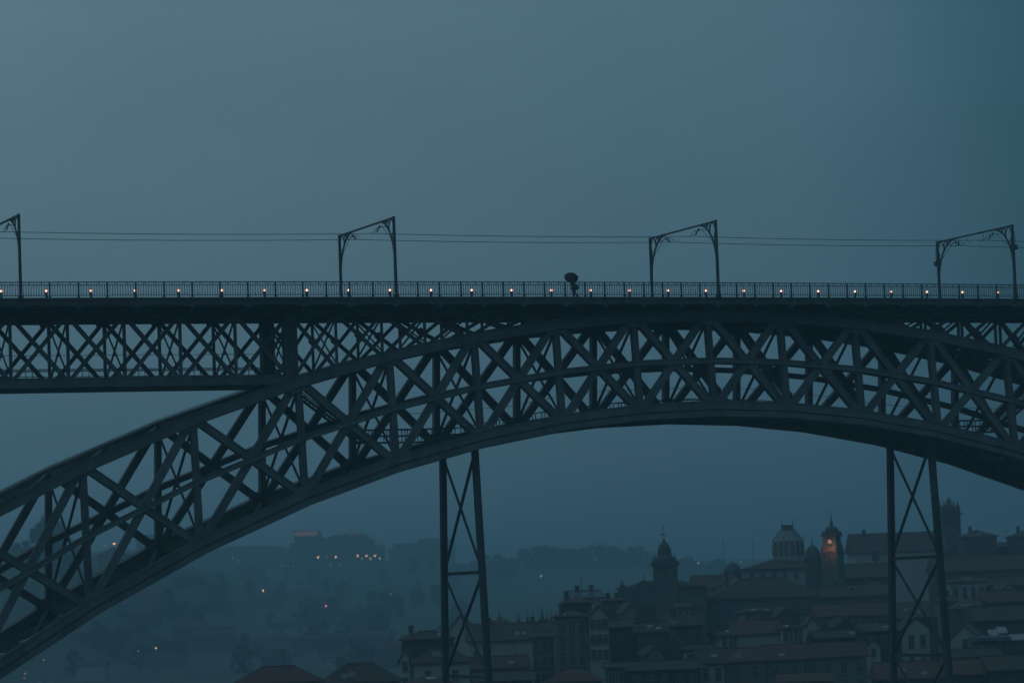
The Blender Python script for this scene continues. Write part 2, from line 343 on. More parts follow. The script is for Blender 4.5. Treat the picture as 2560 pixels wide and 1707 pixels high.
# arch ribs
for sg in (-1, 1):
    rb = part('arch_rib'); n = rib_n(sg)
    N = [-n.x, -n.y, -n.z]
    H0 = 0.43
    tp = [(-.5, .43), (-.5, .34), (-.42, .33), (-.42, -.30), (-.5, -.31), (-.5, -.43), (.5, -.43), (.5, -.31), (.42, -.30), (.42, .33), (.5, .34), (.5, .43)]
    sweep('top_chord', tp, [rib_pt(sg, d, zT(d) + 0.43) for d in DN], n, STEEL, rb)
    bp_ = [(-.5, 0), (-.5, -.10), (-.45, -.11), (-.45, -.70), (-.30, -.72), (-.30, -.84), (-.47, -.86), (-.47, -1.20), (-.56, -1.22), (-.56, -1.30), (.56, -1.30), (.56, -1.22), (.47, -1.20), (.47, -.86), (.30, -.84), (.30, -.72), (.45, -.70), (.45, -.11), (.5, -.10), (.5, 0)]
    sweep('bottom_chord', bp_, [rib_pt(sg, d, zB(d)) for d in DN], n, STEEL, rb)
    mp_ = [(-.36, .20), (-.36, .12), (-.30, .10), (-.30, -.14), (-.36, -.16), (-.36, -.26), (.36, -.26), (.36, -.16), (.30, -.14), (.30, .10), (.36, .12), (.36, .20)]
    sweep('middle_chord', mp_, [rib_pt(sg, d, zM(d)) for d in DN], n, STEEL, rb)
    for d in DN:
        beam('vertical', rb, rib_pt(sg, d, zT(d) + 0.02), rib_pt(sg, d, zB(d) - 0.02), 0.46, 0.60, n, B_H)
    for a, b in zip(DN, DN[1:]):
        w = 0.60
        for (d0, d1, dep) in ((a, b, 0.52), (b, a, 0.44)):
            k = 0.55 if d1 > d0 else -0.55
            beam('diagonal', rb, rib_pt(sg, d0 + k * 0.9, zT(d0 + k * 0.9) + 0.05), rib_pt(sg, d1 - k * 0.9, zB(d1 - k * 0.9) - 0.05), w, dep, n, B_H)
        for d, z, up in ((a, zT(a), -1), (a, zB(a), 1)):
            # gusset plates where the web meets the chords
            for side in (-1, 1):
                off = n * (side * 0.335)
                q = [rib_pt(sg, d - 1.0, (zT if up < 0 else zB)(d - 1.0) + (0.06 if up < 0 else -0.06)), rib_pt(sg, d + 1.0, (zT if up < 0 else zB)(d + 1.0) + (0.06 if up < 0 else -0.06)),
                     rib_pt(sg, d + 0.75, (zT if up < 0 else zB)(d + 0.75) + up * 0.34), rib_pt(sg, d - 0.75, (zT if up < 0 else zB)(d - 0.75) + up * 0.34)]
                mb = MB(); e = n * 0.012
                mb.add([p + off - e for p in q] + [p + off + e for p in q], [(0, 1, 2, 3), (7, 6, 5, 4), (0, 4, 5, 1), (1, 5, 6, 2), (2, 6, 7, 3), (3, 7, 4, 0)])
                mb.build('gusset', STEEL, rb)
# bracing between the ribs
ab = part('arch_bracing')
for d in DN:
    pT, qT = rib_pt(-1, d, zT(d) + 0.1), rib_pt(1, d, zT(d) + 0.1); pB, qB = rib_pt(-1, d, zB(d) - 0.2), rib_pt(1, d, zB(d) - 0.2)
    beam('sway_brace', ab, pT, qB, 0.17, 0.17, (1, 0, 0)); beam('sway_brace', ab, qT, pB, 0.17, 0.12, (1, 0, 0))
    beam('strut', ab, rib_pt(-1, d, zT(d) + 0.4), rib_pt(1, d, zT(d) + 0.4), 0.62, 0.34, (1, 0, 0), B_H2)
    beam('strut', ab, rib_pt(-1, d, zB(d) - 0.62), rib_pt(1, d, zB(d) - 0.62), 0.95, 0.34, (1, 0, 0), B_H2)
    MB().lathe([(0.22, -0.04), (0.22, 0.04)], (0, 0, 0), 8).build('gusset', STEEL2, ab).matrix_local = Matrix.Translation((S0 + d, YC, (pT.z + pB.z) / 2)) @ Matrix.Rotation(math.pi / 2, 4, 'Y')
for a, b in zip(DN, DN[1:]):
    m_ = (a + b) / 2
    beam('strut', ab, rib_pt(-1, m_, poly(zB, m_) - 0.62), rib_pt(1, m_, poly(zB, m_) - 0.62), 0.8, 0.26, (1, 0, 0), B_H2)
    beam('strut', ab, rib_pt(-1, m_, poly(zT, m_) + 0.42), rib_pt(1, m_, poly(zT, m_) + 0.42), 0.5, 0.26, (1, 0, 0), B_H2)
    for c, e in ((a, m_), (m_, b)):
        for fn, dz, hh in ((zB, -0.75, 0.62), (zT, 0.42, 0.40)):
            beam('lateral_brace', ab, rib_pt(-1, c, poly(fn, c) + dz), rib_pt(1, e, poly(fn, e) + dz), 0.32, hh, (0, 0, 1)); beam('lateral_brace', ab, rib_pt(1, c, poly(fn, c) + dz), rib_pt(-1, e, poly(fn, e) + dz), 0.32, hh - 0.05, (0, 0, 1))
# comb of spikes along the top of the far rib
for lo, hi in ((-62, -33.8), (33.8, 62)):
    mb = MB(); d = lo
    while d < hi:
        p = rib_pt(1, d, poly(zT, d) + 0.86); mb.bar(p, p + Vector((0.0, 0, 0.24)), 0.06, 0.05, (1, 0, 0)); d += 0.15
    mb.bar(rib_pt(1, lo, poly(zT, lo) + 0.97), rib_pt(1, (lo + hi) / 2, poly(zT, (lo + hi) / 2) + 0.97), 0.04, 0.04)
    o = mb.build('spike_comb', IRON, bridge); o['kind'] = 'stuff'; o.matrix_parent_inverse = BI
# walkway and stairs inside the arch
aw = part('arch_walkway')
wk = [(-10.6, -11.0), (-6.0, -11.0), (-2.4, -10.95)] + [(S0 + d, poly(zB, d) - 0.55) for d in (-13.55, -6.65, 0, 6.65, 13.55)] + [(39.0, -10.95), (42.6, -11.0), (47.2, -11.0)]
for (s0_, z0_), (s1_, z1_) in zip(wk, wk[1:]):
    beam('walkway_plate', aw, (s0_, YC, z0_), (s1_, YC, z1_), 0.08, 1.3, (0, 1, 0))
    for y in (YC - 0.65, YC + 0.65):
        for hz in (1.02, 0.52): beam('handrail', aw, (s0_, y, z0_ + hz), (s1_, y, z1_ + hz), 0.07, 0.07)
        k = max(1, int((s1_ - s0_) / 1.2))
        for i in range(k):
            s = s0_ + (s1_ - s0_) * (i + 0.5) / k; z = z0_ + (z1_ - z0_) * (i + 0.5) / k
            for e in (-0.14, 0.14): beam('stanchion', aw, (s + e, y, z), (s + e, y, z + 1.02), 0.06, 0.06, (0, 1, 0))
for sgn in (-1, 1):
    a = (S0 + sgn * 33.9, -7.25); b = (S0 + sgn * 28.9, -11.0)
    for y in (YC - 0.55, YC + 0.55):
        beam('stringer', aw, (a[0], y, a[1]), (b[0], y, b[1]), 0.22, 0.06)
        for hz in (0.3, 0.6, 0.9, 1.15): beam('handrail', aw, (a[0], y, a[1] + hz), (b[0], y, b[1] + hz), 0.05, 0.05)
        for i in range(5):
            u = (i + 0.3) / 5; s = a[0] + (b[0] - a[0]) * u; z = a[1] + (b[1] - a[1]) * u
            beam('stanchion', aw, (s, y, z), (s, y, z + 1.15), 0.05, 0.05)
    for i in range(16):
        u = (i + 0.5) / 16; s = a[0] + (b[0] - a[0]) * u; z = a[1] + (b[1] - a[1]) * u
        beam('tread', aw, (s, YC - 0.5, z), (s, YC + 0.5, z), 0.05, 0.26, (1, 0, 0))
# hangers of the lower deck
h2 = lambda z: 3.45 + 0.064 * (-12.1 - z)
for s in (S0 - 20.65, S0 + 20.65):
    hg = part('hanger_tower')
    lv = [-11.3, -21.5, -29.7, -38.5, -50.2]
    for sg in (-1, 1):
        beam('column', hg, (s, YC + sg * h2(-11.3), -11.3), (s, YC + sg * h2(-50.2), -50.2), 0.46, 0.50, (0, 1, 0.064), B_H2)
    for z0, z1 in zip(lv, lv[1:]):
        t0 = z0 - (0.7 if z0 > -12 else 0.1)
        beam('brace', hg, (s, YC - h2(t0), t0), (s, YC + h2(z1), z1 + 0.1), 0.19, 0.19, (1, 0, 0)); beam('brace', hg, (s, YC + h2(t0), t0), (s, YC - h2(z1), z1 + 0.1), 0.19, 0.13, (1, 0, 0))
        beam('strut', hg, (s, YC - h2(z1), z1), (s, YC + h2(z1), z1), 0.25, 0.24, (1, 0, 0), B_H2)
ld = part('lower_deck')
MB().box((-60, YC - 5.9, -51.4), (97, YC + 5.9, -50.2)).build('deck_girder', STEEL2, ld)

# ------------------------------------------------------------------ overhead line portals
def portal(s, label, extra=False):
    z0 = zc(s); p = tag(empty('catenary_portal', (s, YC, z0)), label, 'portal', 'tram wire portals on the deck')
    hY = YC - 0.0; H = 6.28
    for sg in (-1, 1):
        y = sg * hY
        MB().add([(-.10, y - .11, .02), (.10, y - .11, .02), (.10, y + .11, .02), (-.10, y + .11, .02), (-.09, y - .09, H), (.09, y - .09, H), (.09, y + .09, H), (-.09, y + .09, H)],
                 [(0, 3, 2, 1), (4, 5, 6, 7), (0, 1, 5, 4), (1, 2, 6, 5), (2, 3, 7, 6), (3, 0, 4, 7)]).box((-.17, y - .17, -0.05), (.17, y + .17, 0.16)).build('post', IRON, p)
        arc = []
        for i in range(19):
            a = math.pi / 2 * i / 18
            arc.append((0, y - sg * (0.10 + 2.95 * (1 - math.cos(a))), H - 3.5 + 3.38 * math.sin(a)))
        mb = MB()
        for q, r_ in zip(arc, arc[1:]): mb.bar(q, r_, 0.12, 0.10, (1, 0, 0))
        mb.build('knee_brace', IRON, p)
        mb = MB()
        for cy_, cz, ry, rz in ((0.62, 0.78, 0.46, 0.60), (1.36, 0.46, 0.24, 0.28), (1.85, 0.30, 0.17, 0.16), (0.20, 1.66, 0.10, 0.30)):
            pts = [(0, y - sg * (cy_ + ry * math.cos(2 * math.pi * i / 16)), H - cz + rz * math.sin(2 * math.pi * i / 16)) for i in range(17)]
            for q, r_ in zip(pts, pts[1:]): mb.bar(q, r_, 0.055, 0.07, (1, 0, 0))
        mb.build('scroll_rings', IRON, p)
        # registration arm to the wire of this side
        yw = sg * (YC - 4.15); zw = 5.42
        mb = MB().tube([(0, y - sg * 1.75, H - 0.62), (0, yw + sg * 1.0, zw + 0.42), (0, yw + sg * 0.1, zw + 0.05)], 0.028, 5)
        mb.tube([(0, y - sg * 0.75, H - 1.62), (0, yw + sg * 1.3, zw + 0.50)], 0.022, 5).tube([(0, yw + sg * 1.0, zw + 0.42), (0, yw + sg * 0.2, zw + 0.40), (0, yw - sg * 0.7, zw + 0.02)], 0.022, 5)
        mb.build('registration_arm', IRON, p)
        for k, (yy, zz) in enumerate(((yw + sg * 1.0, zw + 0.42), (yw + sg * 0.55, zw + 0.22))):
            MB().lathe([(0.03, -0.14), (0.07, -0.1), (0.05, -0.05), (0.08, 0), (0.05, 0.05), (0.07, 0.1), (0.03, 0.14)], (0, yy, zz), 8).build('insulator', IRON, p)
        if extra:
            MB().box((-.2, y + sg * .12, H - 2.15), (.2, y + sg * .42, H - 1.75)).tube([(0, y + sg * .3, H - 1.75), (0, y + sg * .38, H - 1.0), (0, y + sg * .12, H - .3)], 0.025, 5).build('tensioner', IRON, p)
            for dy in (-0.9, 0.5):
                pts = [(0, yw + dy + 0.6 * (1 - math.cos(t)) * (1 if dy < 0 else -1) * -1 * 1.2, zw + 0.02 + (H - zw - .1) * (1 - math.sin(t) ** 0.6)) for t in [math.pi / 2 * i / 8 for i in range(9)]]
                MB().tube(pts, 0.018, 5).build('feeder_cable', WIRE, p)
    mb = MB().box((-.08, -hY + .08, H - .15), (.08, hY - .08, H - .03)); mb.build('beam', IRON, p)
    return p
PORT = [(P_L - 4.42 * 5, 'dark overhead wire portal cut by the left picture edge'), (S0 - 27.9, 'dark overhead wire portal left of the walker with the umbrella'),
        (S0, 'dark overhead wire portal above the crown of the arch, right of the walker'), (S0 + 27.9, 'dark overhead wire portal with tensioners on its posts near the right picture edge')]
for i, (s, lb) in enumerate(PORT): portal(s, lb, i == 3)
for y, lb in ((4.15, 'thin near overhead wire strung above the deck, upper of the two lines'), (W - 4.15, 'thin far overhead wire strung above the deck, lower of the two lines')):
    ss = [P_L - 4.42 * 11.5] + [s for s, _ in PORT] + [S0 + 57]
    mb = MB()
    for a, b in zip(ss, ss[1:]):
        pts = [(a + (b - a) * i / 12, y, 5.42 + zc(a + (b - a) * i / 12) - 0.55 * (i / 12) * (1 - i / 12)) for i in range(13)]
        mb.tube(pts, 0.024, 5)
    o = mb.build('overhead_wire', WIRE); tag(o, lb, 'wire', 'tram wires above the deck')

# ------------------------------------------------------------------ bollard lamps along the deck
M_BULBS = [glow('lamp_glow', (1.0, 0.55, 0.42), 3.2), glow('lamp_glow_soft', (1.0, 0.52, 0.39), 2.5), glow('lamp_glow_dim', (1.0, 0.62, 0.50), 1.7)]
def halo_glow(name, col, st, fac):
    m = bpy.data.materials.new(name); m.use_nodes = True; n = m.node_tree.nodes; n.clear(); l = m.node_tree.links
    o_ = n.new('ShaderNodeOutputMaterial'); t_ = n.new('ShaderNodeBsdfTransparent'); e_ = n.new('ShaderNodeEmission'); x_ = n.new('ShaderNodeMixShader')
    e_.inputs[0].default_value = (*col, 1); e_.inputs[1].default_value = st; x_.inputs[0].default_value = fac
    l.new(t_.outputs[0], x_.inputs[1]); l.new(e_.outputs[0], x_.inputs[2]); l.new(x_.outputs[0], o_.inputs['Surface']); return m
M_HALO = halo_glow('lamp_halo', (1.0, 0.42, 0.32), 0.6, 0.36)  # see-through pink emission standing in for the lens glow around a bulb
ordn = ['first', 'second', 'third', 'fourth', 'fifth', 'sixth', 'seventh', 'eighth', 'ninth', 'tenth', 'eleventh', 'twelfth', 'thirteenth', 'fourteenth', 'fifteenth', 'sixteenth', 'seventeenth', 'eighteenth', 'nineteenth', 'twentieth',
        'twenty-first', 'twenty-second', 'twenty-third', 'twenty-fourth', 'twenty-fifth', 'twenty-sixth']
lamp_src = None
def copy_tree(o):
    c = o.copy(); COL.objects.link(c)
    for ch in list(o.children):
        d = ch.copy(); COL.objects.link(d); d.parent = c
    return c
for i in range(26):
    s = -40.308 + 3.44065 * i
    if lamp_src is None:
        l_ = empty('bollard_lamp', (0, 0, 0))
        MB().lathe([(0.14, 0), (0.14, 0.04), (0.10, 0.06), (0.095, 0.58), (0.11, 0.60), (0.11, 0.63)], k=12).build('body', IRON, l_)
        MB().lathe([(0.02, 0.635), (0.06, 0.65), (0.088, 0.70), (0.085, 0.75), (0.05, 0.79), (0.02, 0.80)], k=12).build('bulb', M_BULBS[0], l_, True)
        MB().lathe([(0.10, 0.632), (0.145, 0.67), (0.16, 0.72), (0.145, 0.78), (0.10, 0.825)], k=14).build('halo_shell', M_HALO, l_, True)  # added shell shaped like the bulb's halo, no real glass globe
        MB().lathe([(0.10, 0.827), (0.09, 0.85), (0.02, 0.88)], k=12).build('cap', IRON, l_)
        lamp_src = l_
    else: l_ = copy_tree(lamp_src)
    l_.location = (s, 2.0, zc(s) + 0.004)
    for c_ in l_.children:
        if c_.name.startswith('bulb'):
            c_.material_slots[0].link = 'OBJECT'; c_.material_slots[0].material = M_BULBS[(0, 0, 1, 0, 1, 0, 2, 0, 0, 0, 0, 0, 0, 1, 2, 2, 1, 0, 1, 0, 0, 0, 2, 0, 0, 1)[i]]
    tag(l_, 'lit bollard lamp behind the parapet, %s from the left end of the row' % ordn[i], 'lamp', 'row of lit bollard lamps on the deck')
# ------------------------------------------------------------------ terrain
def interp(pts, x):
    if x <= pts[0][0]: return pts[0][1]
    for (a, p), (b, q) in zip(pts, pts[1:]):
        if x <= b:
            t = (x - a) / (b - a); t = t * t * (3 - 2 * t); return p + (q - p) * t
    return pts[-1][1]
def sstep(a, b, x):
    t = min(1, max(0, (x - a) / (b - a))); return t * t * (3 - 2 * t)
Z_NEAR = [(-420, 3), (-60, 1), (2, -1.8), (20, -7), (60, -24), (110, -40)]
Z_R = [(330, -40), (390, -28), (450, -22), (560, -15), (640, -10), (760, -5), (900, -3), (1100, -10), (1500, -10), (2000, -2), (2600, 16), (3200, 24), (5200, 8)]
Z_L = [(800, -40), (950, -27), (1250, -24), (1500, -15), (1800, -5), (2000, 2), (2300, 13), (2600, 27), (2850, 32), (3300, 30), (5200, 8)]
def tz(u, v):
    """height of the ground over the eye; u metres to the right of the view axis, v metres ahead"""
    n = interp(Z_NEAR, v)
    wd = sstep(700, 2000, v); sh = 62 * sstep(520, 720, v); lo = -78 + sh - 122 * wd; hi = -48 + sh + 50 * wd
    w = sstep(lo, hi, u)
    l_ = interp(Z_L, v) + 36 * sstep(-140, -215, u) * sstep(1150, 1480, v) * (1 - sstep(1600, 2600, v)) + 17 * sstep(-165, -215, u) * sstep(2350, 2750, v)
    r_ = interp(Z_R, v) + max(-6, min(6, (u - 40) * 0.08)) * sstep(380, 520, v) * (1 - sstep(900, 1300, v))
    h = l_ * (1 - w) + r_ * w
    return max(-40.0, max(n, h) if v < 330 else h)
def wpt(u, v, z): return CAM + R0 * u + F0 * v + UP * z
def at(px, py, v):
    d = FW + RX * ((px - 1280) / FPX) - UX * ((py - 853.5) / FPX)
    return CAM + d * (v / d.dot(F0))
def uv(p):
    q = p - CAM; return q.dot(R0), q.dot(F0)
def ground_z(p):
    u, v = uv(p); return CAM.z + tz(u, v)
random.seed(7)
us = sorted(set([-2200, -1700, -1300, -1000, -800] + list(range(-640, 641, 16)) + [800, 1000, 1300, 1700, 2200]))
vs_ = sorted(set([-400, -250, -120, -60, -30, -10, 0, 5, 10, 20, 30, 45, 60, 80, 110, 160, 220, 280] + list(range(320, 1000, 16)) + list(range(1000, 3000, 40)) + list(range(3000, 3400, 80)) + [3400, 3700, 4100, 4600, 5200]))
gv = []; gf = []
for v in vs_:
    for u in us:
        z = tz(u, v)
        if v > 340 and z > -36: z += 0.5 * math.sin(u * 0.11 + v * 0.05) + 0.4 * math.sin(u * 0.05 - v * 0.083 + 2)
        gv.append(wpt(u, v, z))
nu = len(us)
for i in range(len(vs_) - 1):
    for j in range(nu - 1): gf.append((i * nu + j, i * nu + j + 1, (i + 1) * nu + j + 1, (i + 1) * nu + j))
GROUND = mat('hillside_scrub', (0.055, 0.065, 0.042), 0.95, 0.5, 0.05, 0.3)
ter = tag(mesh('ground', gv, gf, GROUND, None, True), 'dark wooded and built river valley slopes', None, None, 'structure')
WATER = mat('river_water', (0.02, 0.035, 0.04), 0.12, 0.2, 0.02, 0.15)
rw = []
for u in (-2100, 2100):
    for v in (62, 760): rw.append(wpt(u, v, -38.9))
tag(mesh('water', rw, [(0, 2, 3, 1)], WATER), 'dark river water far below the bridge', None, None, 'structure')

# ------------------------------------------------------------------ city kit
WALLS = {'white': mat('white_plaster', (0.30, 0.295, 0.29), 0.9, 0.16, 0.35, streak=0.4), 'cream': mat('cream_plaster', (0.17, 0.145, 0.13), 0.9, 0.18, 0.35, streak=0.4),
         'pink': mat('pink_plaster', (0.17, 0.115, 0.108), 0.9, 0.18, 0.35, streak=0.4), 'blue': mat('blue_tiled_wall', (0.11, 0.13, 0.15), 0.7, 0.2, 0.4, streak=0.4),
         'granite': mat('granite_wall', (0.078, 0.064, 0.059), 0.95, 0.28, 0.6, streak=0.5), 'dark': mat('dark_slate_wall', (0.048, 0.042, 0.041), 0.85, 0.25, 0.5, streak=0.5)}
def tiled(name, col):
    m = mat(name, col, 0.9, 0.28, 0.4); n = m.node_tree.nodes; l = m.node_tree.links
    tc = n.new('ShaderNodeTexCoord'); wv = n.new('ShaderNodeTexWave'); wv.bands_direction = 'X'; wv.inputs['Scale'].default_value = 1.2; wv.inputs['Distortion'].default_value = 0.3
    bp = n.new('ShaderNodeBump'); bp.inputs['Strength'].default_value = 0.5; bp.inputs['Distance'].default_value = 0.08
    l.new(tc.outputs['Object'], wv.inputs['Vector']); l.new(wv.outputs['Fac'], bp.inputs['Height']); l.new(bp.outputs[0], n['Principled BSDF'].inputs['Normal'])
    return m
ROOFS = {'red': tiled('terracotta_tiles', (0.105, 0.043, 0.038)), 'brown': tiled('old_roof_tiles', (0.078, 0.043, 0.038)), 'slate': mat('slate_roof', (0.09, 0.10, 0.11), 0.6, 0.2, 0.6), 'lead': mat('lead_dome', (0.05, 0.06, 0.062), 0.6, 0.2, 0.8), 'glassy': mat('old_glass_roof', (0.20, 0.23, 0.24), 0.4, 0.2, 0.8)}
FRAME = mat('window_frame_paint', (0.20, 0.20, 0.20), 0.7, 0.1, 2); PANE = mat('window_glass', (0.03, 0.035, 0.04), 0.12, 0.3, 0.3, spec=0.6)
STONE = mat('carved_granite', (0.075, 0.068, 0.064), 0.95, 0.25, 0.8, streak=0.5)
def window_mesh(arched):
    v = []; f = []; mi = []
    def bx(x0, x1, y0, y1, z0, z1, m):
        b = len(v)
        v.extend([(x0, y0, z0), (x1, y0, z0), (x1, y1, z0), (x0, y1, z0), (x0, y0, z1), (x1, y0, z1), (x1, y1, z1), (x0, y1, z1)])
        for q in ((0, 3, 2, 1), (4, 5, 6, 7), (0, 1, 5, 4), (1, 2, 6, 5), (2, 3, 7, 6), (3, 0, 4, 7)): f.append(tuple(i + b for i in q)); mi.append(m)
    bx(-.5, .5, -0.03, 0.02, 0, 1, 1)
    for x in (-.5, .42): bx(x, x + .08, -0.10, 0.02, 0, 1, 0)
    bx(-.04, .04, -0.075, 0.02, 0.05, 0.95, 0)
    bx(-.42, .42, -0.09, 0.02, 0.94, 1, 0); bx(-.60, .60, -0.16, 0.02, -0.05, -0.0, 0); bx(-.42, .42, -0.07, 0.02, 0.60, 0.645, 0)
    if arched:
        k = 8; b = len(v)
        for i in range(k + 1):
            a = math.pi * i / k; v.append((-.5 * math.cos(a), -0.06, 1 + .28 * math.sin(a)))
        v.append((0, -0.06, 1.0))
        for i in range(k): f.append((b + i, b + k + 1, b + i + 1)); mi.append(1)
    me = bpy.data.meshes.new('window'); me.from_pydata(v, [], f); me.materials.append(FRAME); me.materials.append(PANE)
    for p, m in zip(me.polygons, mi): p.material_index = m
    me.update(); return me
WIN = window_mesh(False); WINA = window_mesh(True)
def put_win(parent, x, z, w, h, y=0.0, arched=False, rz=0.0, name='window'):
    o = bpy.data.objects.new(name, WINA if arched else WIN); o.location = (x, y, z); o.scale = (w, 1.6, h); o.rotation_euler = (0, 0, rz)
    return link(o, parent)
def roof_mesh(kind, w, d, h, ov=0.45, t=0.18):
    """roof over a w x d block with its front at y = 0; base of the eaves at z = 0"""
    x0, x1, y0, y1 = -w / 2 - ov, w / 2 + ov, -ov, d + ov; ym = d / 2
    if kind == 'hip':
        i_ = min((y1 - y0) / 2 * 0.95, (x1 - x0) * 0.46); v = [(x0, y0, 0), (x1, y0, 0), (x1, y1, 0), (x0, y1, 0), (x0 + i_, ym, h), (x1 - i_, ym, h)]
        top = [(0, 1, 5, 4), (1, 2, 5), (2, 3, 4, 5), (3, 0, 4)]
    elif kind == 'gx':
        v = [(x0, y0, 0), (x1, y0, 0), (x1, y1, 0), (x0, y1, 0), (x0, ym, h), (x1, ym, h)]; top = [(0, 1, 5, 4), (1, 2, 5), (2, 3, 4, 5), (3, 0, 4)]
    elif kind == 'gy':
        v = [(x0, y0, 0), (x1, y0, 0), (x1, y1, 0), (x0, y1, 0), (0, y0, h), (0, y1, h)]; top = [(0, 1, 4), (1, 2, 5, 4), (2, 3, 5), (3, 0, 4, 5)]
    else:
        v = [(x0, y0, 0), (x1, y0, 0), (x1, y1, 0), (x0, y1, 0), (x0, y0, h), (x1, y0, h), (x1, y1, h), (x0, y1, h)]; top = [(4, 5, 6, 7), (0, 1, 5, 4), (1, 2, 6, 5), (2, 3, 7, 6), (3, 0, 4, 7)]
    n = len(v); v = v + [(x0, y0, -t), (x1, y0, -t), (x1, y1, -t), (x0, y1, -t)]
    f = top + [(n, n + 3, n + 2, n + 1), (0, n, n + 1, 1), (1, n + 1, n + 2, 2), (2, n + 2, n + 3, 3), (3, n + 3, n, 0)]
    return v, f
def house(label, px0, px1, pe, pr, v, depth=9.0, roof='gx', wall='white', rm='red', win=None, yaw=0.0, cat='house', name='house', chim=0, ov=0.45, group=None):
    pc = (px0 + px1) / 2; e = at(pc, pe, v); wd = (px1 - px0) * v / FPX / max(0.5, math.cos(yaw)); rh = max(0.25, (pe - pr) * v / FPX)
    g = min(ground_z(e), e.z - 3.0) - 1.0
    b = empty(name, (e.x, e.y, g), None, -AL + yaw); H = e.z - g
    if roof == 'gy':
        wl_ = MB().prism([(-wd / 2, 0), (wd / 2, 0), (wd / 2, H), (0, H + rh - 0.2), (-wd / 2, H)], 0, depth, 'y')
    else:
        wl_ = MB().box((-wd / 2, 0, 0), (wd / 2, depth, H - (0.19 if roof != 'flat' else 0.19)))
    wl_.build('wall', WALLS[wall], b)
    if roof == 'gy':
        rv, rf = None, None
        mb = MB(); sl = Vector((wd / 2 + ov, 0, -(rh + 0.02) * (wd / 2 + ov) / (wd / 2)))
        for sx in (-1, 1):
            p0 = Vector((0, -ov * 0.6, H + rh + 0.05)); p1 = Vector((sx * sl.x, -ov * 0.6, H + rh + 0.05 + sl.z)); dn = Vector((0, 0, -0.22)); dy = Vector((0, depth + ov * 1.2, 0))
            vv = [p0, p1, p1 + dy, p0 + dy, p0 + dn, p1 + dn, p1 + dy + dn, p0 + dy + dn]
            mb.add(vv, [(0, 1, 2, 3), (7, 6, 5, 4), (0, 4, 5, 1), (1, 5, 6, 2), (2, 6, 7, 3), (3, 7, 4, 0)])
        ro = mb.build('roof', ROOFS[rm], b)
    else:
        rv, rf = roof_mesh(roof, wd, depth, rh, ov); ro = mesh('roof', [Vector(q) + Vector((0, 0, H)) for q in rv], rf, ROOFS[rm], b)
        if roof in ('gx', 'hip'):
            rl = wd / 2 + ov - (min((depth + 2 * ov) / 2 * 0.95, (wd + 2 * ov) * 0.46) if roof == 'hip' else 0); r_ = MB().box((-rl, depth / 2 - 0.13, H + rh - 0.1), (rl, depth / 2 + 0.13, H + rh + 0.09)); r_.build('ridge_cap', ROOFS[rm], ro)
    rq = random.Random(label + str(int(px0)))
    if v < 720 and roof in ('gx', 'hip') and name == 'house':
        chim = max(chim, rq.choice((0, 0, 1, 1, 2)) if v > 430 else 0)
        for i in range(rq.choice((0, 0, 1, 2))):
            x = rq.uniform(-.32, .32) * wd; t_ = rq.uniform(.25, .6); yy = -ov + (depth / 2 + ov) * t_; zz_ = H + rh * t_; an = math.atan2(rh, depth / 2 + ov)
            sk = MB().box((-.4, -.55, -.02), (.4, .55, .07)).build('skylight', FRAME, ro); sk.location = (x, yy, zz_); sk.rotation_euler = (an, 0, 0)
            gp = MB().box((-.33, -.48, .075), (.33, .48, .085)).build('skylight_pane', PANE, ro); gp.location = (x, yy, zz_); gp.rotation_euler = (an, 0, 0)
        if rq.random() < .45:
            x = rq.uniform(-.4, .4) * wd; yy = depth / 2; ah = rq.uniform(1.6, 2.8)
            MB().tube([(x, yy, H + rh * .8), (x, yy, H + rh + ah)], .035, 4).box((x - .5, yy - .02, H + rh + ah - .3), (x + .5, yy + .02, H + rh + ah - .25)).box((x - .32, yy - .02, H + rh + ah - .62), (x + .32, yy + .02, H + rh + ah - .57)).build('aerial', IRON, ro)
        if win and rq.random() < .6:
            MB().box((-wd / 2 + .02, -.12, 0.2), (-wd / 2 + .14, -.01, H - .3)).build('drainpipe', IRON, b)
    for i in range(chim):
        x = -wd * rq.uniform(.2, .4) + i * wd * 0.55; c_ = MB().box((x - .32, depth * .42, H), (x + .32, depth * .42 + .6, H + rh + .7)).box((x - .4, depth * .42 - .08, H + rh + .7), (x + .4, depth * .42 + .68, H + rh + .85)); c_.build('chimney', WALLS['granite'], ro)
    if win:
        cols, rows, ww, wh, z1, dz = win[:6]; mg = win[6] if len(win) > 6 else 0.5
        for r_i in range(rows):
            for c_i in range(cols):
                x = -wd / 2 + wd * (c_i + 0.5) / cols if mg == 0.5 else (c_i - (cols - 1) / 2) * mg
                put_win(b, x, H - z1 - r_i * dz - wh, ww, wh)
    tag(b, label, cat, group)
    return b, H, wd, rh
K = 2.0
w_ = lambda c, r, ww=1.0, wh=1.8, z1=0.9, dz=3.1, *m: (c, r, ww, wh, z1, dz, *m)
CITY = 'old town buildings behind the arch'
